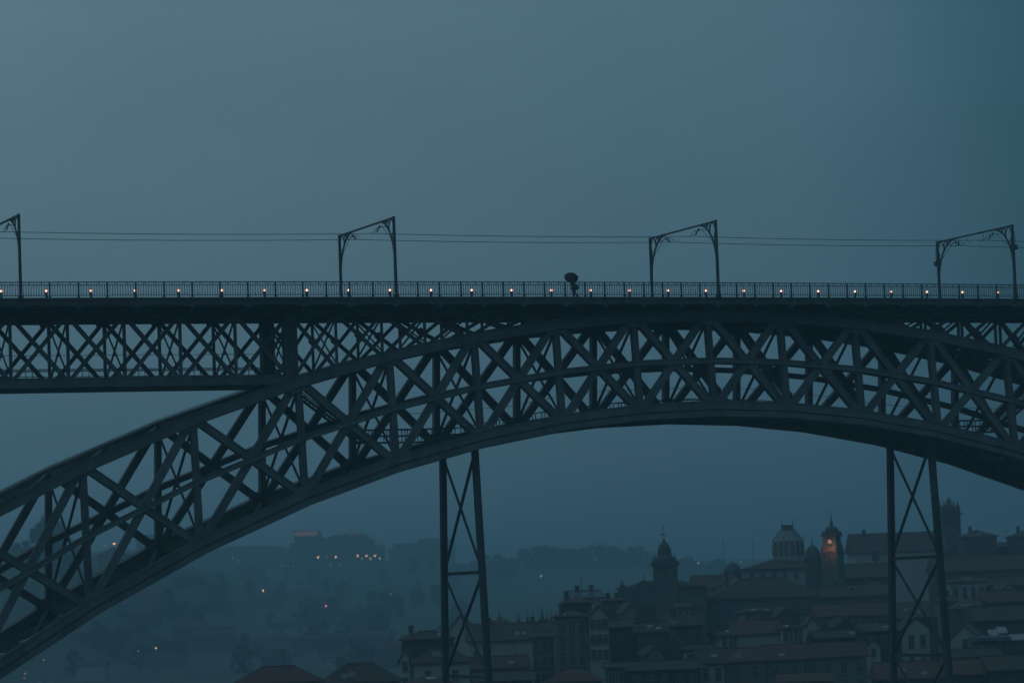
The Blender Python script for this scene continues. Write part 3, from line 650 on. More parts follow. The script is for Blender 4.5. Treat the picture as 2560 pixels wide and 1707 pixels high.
rows_ = [
 # front row along the bottom of the picture
 ('long house with red hipped roof at the bottom edge, left of all near roofs', 590, 800, 1704, 1666, 400, 6.5, 'hip', 'granite', 'red', None, 0.05, 0),
 ('dark roofed long house at the bottom edge left of the white gabled wing', 800, 990, 1704, 1659, 415, 6.5, 'hip', 'dark', 'brown', None, -0.05, 0),
 ('low house with red roof at the foot of the first hanger, bottom edge', 1020, 1120, 1706, 1688, 398, 8, 'hip', 'granite', 'red', None, 0, 0),
 ('slender white gabled wing with two small windows left of the first hanger', 1001, 1022, 1640, 1621, 432, 9, 'gy', 'white', 'brown', w_(1, 2, .7, 1.2, .6, 2.2), 0, 0),
 ('dark house with broad hipped roof rising behind the slender white wing', 1004, 1135, 1595, 1577, 445, 5, 'hip', 'dark', 'brown', None, 0.04, 0),
 ('low white walled house with dark hipped roof seen through the first hanger', 1034, 1172, 1654, 1618, 425, 5, 'hip', 'white', 'brown', w_(2, 1, .9, 1.3, 1.0), 0, 0),
 ('tall white gabled house behind the lower cross brace of the first hanger', 1120, 1186, 1572, 1533, 500, 12, 'gy', 'white', 'brown', None, 0, 0),
 ('long house with brown roof and white wall right of the first hanger', 1172, 1388, 1598, 1558, 482, 10, 'gx', 'white', 'brown', None, 0.03, 0),
 ('low red roofed house in front of the long white wall right of the hanger', 1176, 1322, 1668, 1641, 450, 9, 'gx', 'granite', 'red', None, 0.10, 0),
 ('house with brown roof at the bottom edge right of the first hanger', 1190, 1330, 1700, 1680, 402, 9, 'gx', 'dark', 'brown', None, 0, 0),
 ('narrow pale house with two rows of windows left of the four storey house', 1331, 1384, 1590, 1580, 457, 9, 'gx', 'blue', 'brown', w_(3, 3, .8, 1.5, .5, 2.3), 0, 0),
 ('tall pale four storey house with three window columns under a brown roof', 1386, 1470, 1539, 1526, 447, 10, 'hip', 'cream', 'brown', w_(3, 4, .95, 1.9, .5, 2.15, 1.35), 0.0, 0),
 ('dark top storey block with red hipped roof above the four storey house', 1406, 1478, 1505, 1490, 474, 10, 'hip', 'dark', 'red', None, 0, 0),
 ('house with pale slate roof and white gable end behind the red hipped roof', 1434, 1506, 1492, 1475, 520, 9, 'gx', 'white', 'slate', None, 0.12, 0),
 ('narrow white gabled house with three bands of windows', 1472, 1520, 1536, 1511, 445, 10, 'gy', 'white', 'brown', w_(3, 3, .75, 1.25, .55, 2.05, .85), 0, 0),
 ('low dark house with flat red roof between slate roof and church', 1508, 1560, 1499, 1494, 510, 9, 'gx', 'granite', 'brown', w_(3, 1, .7, 1.3, .7), 0, 0),
 ('brown house right beside the narrow white gabled house', 1522, 1594, 1566, 1548, 458, 10, 'gx', 'granite', 'brown', w_(3, 3, .8, 1.5, .8, 2.5), 0, 1),
 ('dark terraced house below the church pediment', 1592, 1668, 1578, 1556, 455, 10, 'gx', 'granite', 'brown', w_(3, 3, .8, 1.5, .8, 2.5), 0.04, 0),
 ('dark house with two pale framed windows below the church tower', 1662, 1752, 1562, 1536, 472, 10, 'gx', 'dark', 'brown', w_(2, 2, .9, 1.7, .8, 2.7), 0, 0),
 ('house with broad red roof at the bottom edge below the narrow white gable', 1366, 1500, 1702, 1672, 404, 5.5, 'hip', 'granite', 'red', None, -0.06, 0),
 ('small pale blue walled house at the bottom edge right of the broad red roof', 1515, 1572, 1666, 1658, 420, 8, 'gx', 'blue', 'brown', w_(2, 1, .9, 1.5, .7), 0, 0),
 ('dark wide house at the bottom edge left of the pale terrace', 1572, 1750, 1672, 1652, 418, 9, 'gx', 'dark', 'brown', w_(5, 1, .8, 1.4, .7), 0, 0),
 ('pale house with three dark windows above the terrace', 1710, 1776, 1621, 1612, 446, 9, 'gx', 'white', 'brown', w_(3, 1, .75, 1.5, .6, 2, 1.05), 0, 0),
 ('pale grey terraced house at the left end of the bottom terrace', 1749, 1810, 1656, 1622, 428, 10, 'gx', 'white', 'brown', w_(2, 2, .8, 1.5, .6, 2.2), 0, 0),
 ('pink terraced house in the middle of the bottom terrace', 1812, 1912, 1651, 1620, 429, 10, 'gx', 'pink', 'red', w_(2, 2, .9, 1.5, .6, 2.2), 0, 0),
 ('blue tiled terraced house in the middle of the bottom terrace', 1914, 2010, 1647, 1612, 430, 10, 'gx', 'blue', 'red', w_(2, 2, .9, 1.5, .7, 2.2), 0, 0),
 ('dark blue terraced house at the right end of the bottom terrace', 2012, 2166, 1640, 1606, 431, 10, 'gx', 'blue', 'red', w_(4, 2, .85, 1.5, .7, 2.2), 0, 1),
 ('small house with brown roof at the bottom edge left of the second hanger', 1955, 2080, 1702, 1684, 398, 8, 'gx', 'dark', 'red', None, 0, 0),
 ('house with red roof and bare white side wall above the bottom terrace', 1840, 1962, 1582, 1550, 470, 10, 'gx', 'white', 'red', None, 0.02, 0),
 ('narrow white house with tall windows beside the bare white wall', 1957, 1996, 1568, 1560, 464, 8, 'gx', 'white', 'brown', w_(3, 1, .5, 1.5, .3, 2, .75), 0, 0),
 ('tiny white gabled dormer house above the terrace', 2018, 2042, 1553, 1541, 476, 8, 'gy', 'white', 'brown', None, 0, 0),
 ('long house with red roof and a strip of pale windows left of the second hanger', 2048, 2232, 1537, 1508, 492, 11, 'gx', 'blue', 'red', w_(9, 1, .8, 1.4, .4), 0, 0),
 ('dark low house between the strip of windows and the terrace', 2040, 2160, 1592, 1574, 462, 9, 'gx', 'dark', 'brown', w_(4, 1, .8, 1.3, .6), 0, 0),
 # middle of the slope
 ('long building with great dark roof and two rows of pale windows below the domed palace', 1772, 2060, 1492, 1443, 572, 14, 'hip', 'granite', 'brown', w_(8, 2, 1.1, 1.7, 1.0, 2.7), 0.02, 0),
 ('house with red roof between church tower and small dark dome', 1742, 1836, 1470, 1437, 592, 11, 'gx', 'white', 'red', None, 0.05, 0),
 ('white gabled house below the small dark dome', 1806, 1868, 1458, 1434, 584, 10, 'gy', 'white', 'brown', None, 0.1, 0),
 ('big brown roof house right of the clock tower below the long convent', 2112, 2236, 1442, 1408, 602, 11, 'gx', 'granite', 'brown', None, 0, 0),
 ('dark house right below the clock tower', 2060, 2230, 1488, 1462, 555, 11, 'gx', 'granite', 'brown', w_(6, 1, .9, 1.5, .8), 0, 0),
 ('long convent building with tall brown roof and white wall right of the clock tower', 2138, 2366, 1377, 1330, 645, 14, 'gx', 'white', 'brown', None, 0.02, 0),
 ('house with hipped roof on the skyline right of the square belfry', 2408, 2492, 1340, 1324, 690, 10, 'hip', 'granite', 'brown', None, 0, 0),
 ('house cut by the right picture edge on the skyline', 2534, 2610, 1339, 1324, 690, 10, 'hip', 'granite', 'brown', None, 0, 1),
 ('low dark roof on the skyline between the two rightmost skyline houses', 2470, 2548, 1366, 1355, 700, 10, 'gx', 'granite', 'brown', None, 0, 0),
 ('long red roofed building below the belfry with small roof lights', 2340, 2590, 1424, 1387, 602, 12, 'gx', 'granite', 'red', w_(7, 1, .9, 1.5, .9), 0, 0),
 ('white house with four dark windows right of the second hanger', 2378, 2464, 1453, 1440, 545, 9, 'hip', 'white', 'brown', w_(4, 1, .8, 1.9, .8), 0, 0),
 ('grey house at the right edge above the row of red roofs', 2466, 2600, 1462, 1440, 550, 10, 'gx', 'granite', 'brown', w_(5, 1, .8, 1.5, .8), 0, 0),
 ('house with rounded red hipped roof below the white house with four windows', 2392, 2472, 1519, 1494, 505, 10, 'hip', 'granite', 'red', None, 0, 0),
 ('house with red roof at the right edge beside the rounded hipped roof', 2466, 2600, 1502, 1474, 525, 10, 'gx', 'granite', 'red', w_(6, 1, .8, 1.4, .7), 0, 0),
 ('dark house with wide brown roof at the right picture edge', 2440, 2600, 1548, 1514, 478, 11, 'gx', 'dark', 'brown', None, 0, 0),
 ('red roofed house behind the second hanger above the white gabled house', 2190, 2372, 1542, 1506, 518, 11, 'gx', 'granite', 'red', w_(6, 1, .8, 1.4, .7), 0, 0),
 ('white gabled house with paired windows framed by the second hanger', 2260, 2322, 1566, 1541, 446, 10, 'gy', 'white', 'brown', w_(2, 2, .8, 1.7, 1.0, 2.6, 1.6), 0, 0),
 ('dark house left of the white gabled house behind the second hanger', 2160, 2262, 1575, 1556, 450, 10, 'gx', 'dark', 'brown', w_(3, 2, .8, 1.5, .8, 2.4), 0, 0),
 ('pale gabled house right of the second hanger', 2376, 2448, 1592, 1560, 442, 10, 'gy', 'white', 'red', w_(1, 1, .7, 1.3, .2), -0.2, 0),
 ('dark flat roofed house at the right edge behind the pale awnings', 2446, 2600, 1596, 1590, 436, 10, 'flat', 'granite', 'slate', w_(5, 1, .9, 1.5, .9), 0, 0),
 ('house with brown roof at the foot of the second hanger, bottom edge', 2200, 2372, 1694, 1655, 412, 10, 'gx', 'granite', 'red', None, 0, 0),
 ('red roofed house at the bottom edge right of the second hanger', 2376, 2480, 1684, 1650, 410, 10, 'gx', 'dark', 'red', None, 0.05, 0),
 ('dark house filling the bottom right corner', 2478, 2600, 1672, 1640, 408, 10, 'gx', 'dark', 'brown', None, 0, 0),
 ('small pale gabled house standing above the dark wide house at the bottom edge', 1620, 1655, 1628, 1614, 437, 8, 'gy', 'cream', 'brown', None, 0.1, 0),
 ('small brown gabled house left of the pale house with three dark windows', 1672, 1706, 1612, 1596, 449, 8, 'gy', 'granite', 'brown', w_(1, 1, .7, 1.2, .3), -0.1, 0),
 ('narrow pale house left of the bare white side wall', 1802, 1836, 1586, 1573, 469, 8, 'gx', 'white', 'brown', w_(2, 1, .6, 1.2, .4), 0.15, 0),
 ('small dark gabled house in front of the strip of pale windows', 2092, 2130, 1560, 1545, 475, 8, 'gy', 'granite', 'brown', None, 0.1, 0),
 ('small pale gabled house above the right end of the bottom terrace', 2166, 2200, 1612, 1596, 446, 8, 'gy', 'white', 'red', w_(1, 1, .7, 1.2, .3), -0.1, 0),
 ('small white house on the slope below the convent wall', 2170, 2216, 1464, 1452, 576, 8, 'hip', 'white', 'red', w_(3, 1, .7, 1.3, .5), 0.1, 0),
 ('small pale gabled house at the foot of the clock tower', 2116, 2148, 1482, 1468, 558, 8, 'gy', 'cream', 'brown', None, -0.2, 0),
 ('small white gabled house between two red roofs at the right edge', 2504, 2542, 1474, 1458, 530, 8, 'gy', 'white', 'brown', w_(1, 1, .7, 1.3, .3), 0.1, 0),
 ('narrow pale house left of the rounded red hipped roof', 2354, 2392, 1502, 1488, 513, 8, 'gx', 'cream', 'brown', w_(2, 1, .7, 1.4, .5), 0.05, 0),
 ('small pale gabled house on the slope below the church pediment', 1562, 1592, 1522, 1506, 492, 8, 'gy', 'cream', 'brown', None, 0.1, 0),
 ('narrow pale house on the slope below the church tower', 1692, 1724, 1517, 1505, 502, 8, 'gx', 'white', 'brown', w_(2, 2, .6, 1.1, .4, 1.9), -0.05, 0),
 ('pale wide house on the slope above the red roof with the bare side wall', 1862, 1930, 1528, 1515, 520, 8, 'hip', 'cream', 'brown', w_(4, 1, .7, 1.3, .5), 0.08, 0),
 ('small dark gabled house on the slope right of the pale wide house', 1946, 1982, 1533, 1516, 515, 8, 'gy', 'granite', 'red', None, 0.1, 0),
 ('grey house right of the hanger between pale gable and bottom roofs', 2380, 2500, 1640, 1622, 425, 9, 'gx', 'granite', 'brown', w_(4, 1, .8, 1.4, .7), 0, 0),
]
for (lb, a, b, pe, pr, v, dp, rf, wl_, rm, wi, yw, ch) in rows_:
    house(lb, a, b, pe, pr, v, dp, rf, wl_, rm, wi, yw, 'house', 'house', ch, group=CITY)

# ------------------------------------------------------------------ landmarks
def base_at(px, py, v, sink=1.0):
    e = at(px, py, v); g = min(ground_z(e), e.z - 4) - sink
    return e, g
def M_(px, v): return px * v / FPX
def cross(mb, x, y, z, s):
    return mb.box((x - .05 * s, y - .05 * s, z), (x + .05 * s, y + .05 * s, z + s)).box((x - .3 * s, y - .045 * s, z + .55 * s), (x + .3 * s, y + .045 * s, z + .66 * s))
def spire(mb, x, y, z, h, r, k=8):
    return mb.lathe([(r, 0), (r * .9, h * .12), (r * .45, h * .25), (r * .5, h * .3), (r * .28, h * .5), (r * .1, h * .85), (r * .2, h * .9), (0.02, h)], (x, y, z), k)
# domed tower church
v = 560; e, g = base_at(1660, 1468, v)
ch = empty('church', (e.x, e.y, g), None, -AL); H = e.z - g
x_ = lambda px: M_(px - 1660, v)
zz = lambda py: H + M_(1468 - py, v)
MB().box((x_(1553), 2, 0), (x_(1768), 20, H)).build('nave_wall', WALLS['granite'], ch)
rv, rf = roof_mesh('hip', x_(1768) - x_(1553), 18, M_(20, v), 0.4)
mesh('roof', [Vector(q) + Vector(((x_(1768) + x_(1553)) / 2, 2, H + 0.19)) for q in rv], rf, ROOFS['brown'], ch)
fr = MB().prism([(x_(1560), H - 3), (x_(1660), H - 3), (x_(1660), zz(1466)), (x_(1620), zz(1451)), (x_(1611), zz(1446)), (x_(1602), zz(1451)), (x_(1580), zz(1464)), (x_(1560), zz(1466))], 1.2, 1.98, 'y'); fr.build('pediment', STONE, ch)
cross(MB(), x_(1611), 1.6, zz(1447), M_(13, v)).build('cross', IRON, ch)
MB().box((x_(1551), 1.0, H - 2), (x_(1564), 2.2, zz(1462))).lathe([(0.5, 0), (0.42, .3), (0.12, 0.62), (0.14, .7), (0.02, 1.2)], (x_(1557), 1.6, zz(1462)), 8).build('pinnacle', STONE, ch)
tw = empty('bell_tower', (0, 0, 0), ch)
xl, xr = x_(1637), x_(1696); xm = (xl + xr) / 2; hw_ = (xr - xl) / 2; ty = 1.0
MB().box((xl, ty, 0), (xr, ty + 2 * hw_, zz(1414))).build('shaft', STONE, tw)
MB().box((xl - .4, ty - .4, zz(1414)), (xr + .4, ty + 2 * hw_ + .4, zz(1408))).box((xl - .2, ty - .2, zz(1408)), (xr + .2, ty + 2 * hw_ + .2, zz(1402))).build('cornice', STONE, tw)
MB().lathe([(hw_ * q, M_(z, v)) for q, z in ((1.05, 0), (.93, 5), (.86, 8), (.66, 12), (.62, 15), (.56, 24), (.58, 27), (.51, 33), (.45, 38), (.36, 42), (.20, 46), (.10, 51), (.06, 55), (.02, 60))], (xm, ty + hw_, zz(1402)), 16).build('dome', ROOFS['lead'], tw, True)
mb = MB().tube([(xm, ty + hw_, zz(1344)), (xm, ty + hw_, zz(1311))], 0.05, 5).box((xm - .55, ty + hw_ - .04, zz(1335.5)), (xm + .45, ty + hw_ + .04, zz(1334))).box((xm - .55, ty + hw_ - .04, zz(1337)), (xm - .25, ty + hw_ + .04, zz(1333))); mb.build('weathervane', IRON, tw)
for px in (1638.5, 1645.5, 1684, 1691):
    for dy in ((0.2,) if px in (1638.5, 1691) else (2 * hw_ - 0.2,)):
        spire(MB(), x_(px), ty + dy, zz(1402), M_(24, v), 0.28).build('pinnacle', STONE, tw)
MB().lathe([(0.5, 0), (0.5, 0.12)], (0, 0, 0), 4).build('bell_opening', PANE, tw).matrix_local = Matrix.Translation((xm, ty - 0.02, zz(1438))) @ Matrix.Rotation(math.pi / 2, 4, 'X')
put_win(tw, xm, zz(1444), 1.1, 1.3, ty, True)
for i in range(4): put_win(ch, x_(1700 + 16 * i), H - 3.2, 0.9, 1.6, 2.0, True)
tag(ch, 'dark stone church with pediment cross and domed bell tower carrying a weathervane', 'church', CITY)

# small cross topped cupola house and the church with pinnacles
b, H, wd, rh = house('small house with low hipped roof and a cross on top right of the first hanger', 1227, 1271, 1556, 1541, 525, 6, 'hip', 'granite', 'brown', None, 0, 'house', 'house', 0, group=CITY)
cross(MB(), 0, 3, H + rh - .05, 0.85).build('cross', IRON, b)
v = 530; e, g = base_at(1340, 1560, v); gc = empty('gothic_church', (e.x, e.y, g), None, -AL); H = e.z - g
MB().box((M_(-52, v), 0, 0), (M_(50, v), 14, H)).build('wall', WALLS['granite'], gc)
for px, top, r in ((1182, 1535, .35), (1297, 1526, .42), (1320, 1525, .36), (1333, 1524, .4), (1356, 1517, .62), (1368, 1526, .3), (1378, 1521, .3), (1390, 1524, .3)):
    x = M_(px - 1340, v); h = M_(1557 - top, v)
    mb = MB().box((x - r * 1.25, 0.4, H - 0.05), (x + r * 1.25, 0.4 + r * 2.5, H + h * .18)); spire(mb, x, .4 + r * 1.25, H + h * .18, h * .82, r)
    if px == 1356: cross(mb, x, .4 + r * 1.25, H + h - .05, .6)
    if px != 1182: mb.build('pinnacle', STONE, gc)
tag(gc, 'granite church with a row of slender pinnacles left of the four storey house', 'church', CITY)

# domed palace: low wing, octagonal glazed drum, clock tower, side domes
b, H, wd, rh = house('white palace wing with broad hipped roof under the octagonal glass dome', 1866, 2058, 1419, 1393, 612, 16, 'hip', 'white', 'brown', None, 0.0, 'palace', 'palace_wing', 0, 0.8, CITY)
for i in range(7): put_win(b, -wd / 2 + wd * (i + .5) / 7, H - 2.0, 0.8, 1.0, 0.0, True)
v = 618; e, g = base_at(1974.5, 1393, v, 0.0); oc = empty('octagonal_dome', (e.x, e.y, at(1974.5, 1394, v).z - 1.0), None, -AL); R = M_(39.5, v) / 0.96
c0 = (0, R * .9, 1.0); ph = math.pi / 8
MB().lathe([(R * .98, -0.98), (R * .98, M_(40, v)), (R * 1.03, M_(40.5, v)), (R * 1.04, M_(45, v)), (R * .97, M_(46, v))], c0, 8, ph).build('drum', WALLS['white'], oc)
MB().lathe([(R * .97, M_(46.2, v)), (R * .80, M_(52, v)), (R * .58, M_(63, v)), (R * .46, M_(69, v))], c0, 8, ph).build('glazed_roof', ROOFS['glassy'], oc)
mb = MB()
for j in range(8):
    for t in (0.0, 0.5):
        a = ph + 2 * math.pi * (j + t) / 8; rr = 1.0 if t == 0 else 0.93
        pts = [(c0[0] + R * q * rr * math.cos(a), c0[1] + R * q * rr * math.sin(a), c0[2] + M_(z, v)) for q, z in ((.99, 46.4), (.82, 52.4), (.60, 63.4), (.47, 69.4))]
        mb.tube(pts, 0.05, 4)
mb.build('glazing_ribs', STONE, oc)
MB().lathe([(R * .47, M_(69.3, v)), (R * .42, M_(71, v)), (R * .36, M_(80, v)), (R * .40, M_(81, v)), (R * .40, M_(82.5, v))], c0, 8, ph).build('lantern', STONE, oc)
for dx in (-1, 1): MB().tube([(dx * R * .34, c0[1], c0[2] + M_(82, v)), (dx * R * .34, c0[1], c0[2] + M_(96 if dx > 0 else 93, v))], 0.07, 5).build('finial', IRON, oc)
for j in range(8):
    a = -math.pi / 2 + 2 * math.pi * j / 8
    if math.sin(a) < 0.3:
        for t in (-.42, .42):
            ax = Vector((math.cos(a), math.sin(a), 0)); tx = Vector((-math.sin(a), math.cos(a), 0)); p = Vector(c0) + ax * (R * .98 * math.cos(math.pi / 8) + 0.02) + tx * t * R * .48
            put_win(oc, p.x, c0[2] + M_(8, v), M_(9, v), M_(25, v), p.y, True, a + math.pi / 2)
tag(oc, 'octagonal drum with glazed domed roof and flat lantern above the white palace', 'dome', CITY)
def small_dome(px, pyb, pw, ph_, v, lb, fin=0):
    e = at(px, pyb, v); r = M_(pw / 2, v); g = min(ground_z(e), e.z - 3)
    d = empty('small_dome', (e.x, e.y, g), None, -AL); z = e.z - g
    MB().lathe([(r * 1.0, 0), (r, z - .3), (r * 1.08, z - .28), (r * 1.08, z)], (0, r, 0), 12).build('drum', WALLS['granite'], d)
    hh = M_(ph_, v); MB().lathe([(r * math.cos(t), z + hh * math.sin(t)) for t in [math.pi / 2 * i / 9 for i in range(9)]] + [(0.12, z + hh), (0.10, z + hh + .3)], (0, r, 0), 16).build('dome', ROOFS['lead'], d, True)
    if fin: MB().tube([(0, r, z + hh), (0, r, z + hh + M_(fin, v))], [0.09, 0.03], 5).lathe([(0.05, 0), (0.22, .2), (0.05, .4)], (0, r, z + hh + .3), 8).build('finial', IRON, d)
    tag(d, lb, 'dome', CITY); return d
small_dome(1833, 1433, 44, 27, 600, 'small dark dome standing alone left of the white palace wing')
small_dome(2034, 1399, 43, 37, 600, 'small dark dome with a finial between the octagonal dome and the clock tower', 28)
# clock tower
v = 590; yaw = math.radians(-28); e = at(2084, 1440, v); g = min(ground_z(e), e.z - 2) - 1
ck = empty('clock_tower', (e.x, e.y, g), None, -AL + yaw); z0 = e.z - g; zz = lambda py: z0 + M_(1440 - py, v)
B = M_(59, v) / (math.cos(yaw) + abs(math.sin(yaw))) / 2; A = M_(46, v) / (math.cos(yaw) + abs(math.sin(yaw))) / 2
CT = mat('pale_tower_stone', (0.13, 0.12, 0.11), 0.9, 0.2, 0.8)
MB().box((-B, -B, 0), (B, B, zz(1384))).build('lower_stage', CT, ck)
MB().box((-B - .2, -B - .2, zz(1384)), (B + .2, B + .2, zz(1381))).build('balcony', CT, ck)
mb = MB()
for sx in (-1, 1):
    for sy in (-1, 1):
        mb.lathe([(.38, 0), (.38, .8), (.15, 1.2), (.05, 1.7)], (sx * (B - .3), sy * (B - .3), zz(1381)), 6)
        mb.box((sx * (A - .3) - .3, sy * (A - .3) - .3, zz(1381)), (sx * (A - .3) + .3, sy * (A - .3) + .3, zz(1340)))
mb.build('corner_piers', CT, ck)
MB().box((-A + .35, -A + .35, zz(1381)), (A - .35, A - .35, zz(1340))).build('bell_stage', CT, ck)
MB().box((-A - .3, -A - .3, zz(1340)), (A + .3, A + .3, zz(1336))).box((-A - .1, -A - .1, zz(1336)), (A + .1, A + .1, zz(1328))).build('cornice', STONE, ck)
Rd = A * 1.02; MB().lathe([(Rd * math.cos(t), M_(14, v) * math.sin(t)) for t in [math.pi / 2 * i / 8 for i in range(8)]] + [(.28, M_(14, v)), (.26, M_(19, v)), (.36, M_(20, v)), (.12, M_(25, v)), (.2, M_(28, v)), (.08, M_(30, v))], (0, 0, zz(1328)), 12).build('dome', ROOFS['lead'], ck, True)
MB().tube([(0, 0, zz(1299)), (0, 0, zz(1276))], [.1, .03], 5).lathe([(.03, -.18), (.16, 0), (.03, .18)], (0, 0, zz(1291)), 8).build('finial', IRON, ck)
M_CLOCK = glow('clock_dial_light', (0.62, 0.50, 0.52), 0.17); M_NICHE = glow('lit_niche_lamp', (1.0, 0.42, 0.14), 0.5)
def face(nm, rz):
    f_ = empty(nm, (0, 0, 0), ck, rz)
    MB().lathe([(M_(6.2, v), 0), (M_(6.2, v), .12)], (0, 0, 0), 20).build('clock_rim', STONE, f_).matrix_local = Matrix.Translation((0.0, -A + .30, zz(1353))) @ Matrix.Rotation(math.pi / 2, 4, 'X')
    MB().lathe([(M_(5.2, v), .125), (M_(5.2, v), .16)], (0, 0, 0), 20).build('clock_dial', M_CLOCK, f_).matrix_local = Matrix.Translation((0.0, -A + .30, zz(1353))) @ Matrix.Rotation(math.pi / 2, 4, 'X')
    MB().box((-.03, -A + .10, zz(1353)), (.03, -A + .13, zz(1349.5))).box((-.02, -A + .10, zz(1353) - .02), (.22, -A + .13, zz(1353) + .02)).build('clock_hands', IRON, f_)
    put_win(f_, 0, zz(1378), M_(11, v), M_(14, v), -A + .34, True); put_win(f_, 0, zz(1415), M_(9, v), M_(20, v), -B, True)
    MB().box((-.9, -B - .55, zz(1381)), (.9, -B - .05, zz(1380))).build('ledge', CT, f_)
    return f_
f1 = face('clock_face', 0.0); face('clock_face', -math.pi / 2)
tag(ck, 'lit clock tower with pale dial, warm floodlit arches and domed top', 'tower', CITY)
def floodlight(p, col, watt, lb, rad=0.25):
    fl = empty('floodlight', p); MB().lathe([(.12, 0), (.2, .12), (.22, .3), (.2, .34)], k=10).build('housing', IRON, fl)
    MB().lathe([(.18, .345), (.10, .36)], k=10).build('lens', M_NICHE, fl)
    ld_ = bpy.data.lights.new('floodlight_lamp', 'POINT'); ld_.energy = watt; ld_.color = col; ld_.shadow_soft_size = rad; lo = bpy.data.objects.new('bulb', ld_); lo.location = (0, 0, .75); link(lo, fl)
    tag(fl, lb, 'floodlight', 'floodlights on the clock tower')
bpy.context.view_layer.update()
cm = ck.matrix_world
floodlight(cm @ Vector((0.35, -B - .45, zz(1380) + .0)), (1.0, 0.42, 0.13), 70.0, 'warm floodlight on the balcony under the clock dial')
floodlight(cm @ Vector((-B - .45, 0.2, zz(1380) + .0)), (1.0, 0.6, 0.42), 16.0, 'dim floodlight on the left balcony of the clock tower')
floodlight(cm @ Vector((0.3, -B - .9, zz(1400))), (1.0, 0.42, 0.13), 16.0, 'warm floodlight below the clock tower balcony')
# round window and belfry of the convent
v = 645; e = at(2189, 1394, v); rwn = None
cv = [o for o in COL.objects if o.get('label', '').startswith('long convent')][0]
lc = cv.matrix_world.inverted() @ e
MB().lathe([(0.82, -.14), (0.82, .02)], (0, 0, 0), 16).build('round_window', STONE, cv).matrix_local = Matrix.Translation((lc.x, -0.02, lc.z)) @ Matrix.Rotation(math.pi / 2, 4, 'X')
MB().lathe([(0.62, -.03), (0.62, .15)], (0, 0, 0), 16).build('round_pane', PANE, cv).matrix_local = Matrix.Translation((lc.x, -0.02, lc.z)) @ Matrix.Rotation(math.pi / 2, 4, 'X')
v = 705; e, g = base_at(2382, 1340, v); bt = empty('belfry', (e.x, e.y, g), None, -AL + 0.15); H = e.z - g; hw_ = M_(22, v); zz = lambda py: H + M_(1340 - py, v)
MB().box((-hw_, 0, 0), (hw_, 2 * hw_, zz(1286))).build('shaft', STONE, bt)
MB().box((-hw_ - .35, -.35, zz(1286)), (hw_ + .35, 2 * hw_ + .35, zz(1282))).box((-hw_, 0, zz(1282)), (hw_, 2 * hw_, zz(1270))).build('cornice', STONE, bt)
MB().lathe([(hw_ * 1.1, 0), (hw_ * .95, M_(3, v)), (hw_ * .5, M_(10, v)), (hw_ * .30, M_(12, v)), (hw_ * .30, M_(18, v)), (hw_ * .36, M_(19, v)), (hw_ * .12, M_(24, v)), (.05, M_(32, v))], (0, hw_, zz(1270)), 10).build('cap', STONE, bt)
for sx in (-1, 1):
    for yy in (.4, 2 * hw_ - .4): spire(MB(), sx * (hw_ - .4), yy, zz(1270), M_(22, v), .62, 6).build('pinnacle', STONE, bt)
put_win(bt, 0, zz(1330), M_(12, v), M_(22, v), 0, True)
tag(bt, 'square stone belfry with corner pinnacles behind the second hanger', 'tower', CITY)
# pale awnings beside the flat roofed house
for i, (a, b, py) in enumerate(((2474, 2500, 1588), (2496, 2520, 1582), (2530, 2566, 1600))):
    v = 430; e = at((a + b) / 2, py, v); w = M_((b - a) / 2, v); aw_ = empty('awning', (e.x, e.y, e.z), None, -AL)
    MB().prism([(0, 0), (0.1, 0), (2.2, .7), (2.2, .8), (0, .1)], -w, w, 'x').build('canvas', WALLS['white'], aw_)
    for sx in (-1, 1): MB().box((sx * w * .92 - .05, .1, ground_z(e) - e.z - .5), (sx * w * .92 + .05, .2, .02)).build('post', IRON, aw_)
    tag(aw_, ['pale awning left of three beside the flat roofed house', 'pale awning highest of three beside the flat roofed house', 'pale awning at the right picture edge'][i], 'awning', 'pale awnings on the right')
# street masts on the skyline and a crane like mast
for px, pt, pb, lb in ((1808, 1352, 1430, 'thin mast on the skyline left of the small dark dome'), (1881, 1356, 1412, 'thin mast on the skyline left of the octagonal dome'), (2238, 1306, 1332, 'thin antenna on the convent roof beside the second hanger')):
    v = 660; a = at(px, pb, v); b = at(px, pt, v); gz = min(ground_z(a), a.z)
    tag(MB().tube([(a.x, a.y, gz), (b.x, b.y, b.z)], [.07, .035], 5).lathe([(.04, 0), (.16, .1), (.04, .3)], (b.x, b.y, b.z), 6).build('mast', IRON), lb, 'mast')
# ------------------------------------------------------------------ far hillside on the left
def march(px, py, v0=600.0, v1=4000.0):
    v = v0
    while v < v1:
        p = at(px, py, v)
        if p.z <= ground_z(p): return v
        v += 8
    return None
def slab(label, pts, v, depth, m, name='building', base=1440, lit=(), cat='building', win=None):
    """a block whose front outline is given by its corner points"""
    pc = sum(p[0] for p in pts) / len(pts); e = at(pc, base, v); g = min(ground_z(e), e.z) - 2
    b = empty(name, (e.x, e.y, g), None, -AL); X = lambda px: M_(px - pc, v); Z = lambda py, px: at(px, py, v).z - g
    poly_ = [(X(pts[0][0]), 0)] + [(X(px), Z(py, px)) for px, py in pts] + [(X(pts[-1][0]), 0)]
    MB().prism(poly_[::-1], 0, depth, 'y').build('wall', m, b)
    for (a, b_, y0, y1, mm) in lit: MB().box((X(a), -0.6, Z(y1, (a + b_) / 2)), (X(b_), -0.02, Z(y0, (a + b_) / 2))).build('lit_band', mm, b)
    if win:
        for px in range(int(pts[0][0]) + 6, int(pts[-1][0]) - 4, win[0]):
            for py in range(win[1], win[2], win[3]):
                put_win(b, X(px), Z(py, px), M_(win[0] * .45, v), M_(win[3] * .45, v))
    tag(b, label, cat, 'hazy buildings on the far hilltop'); return b
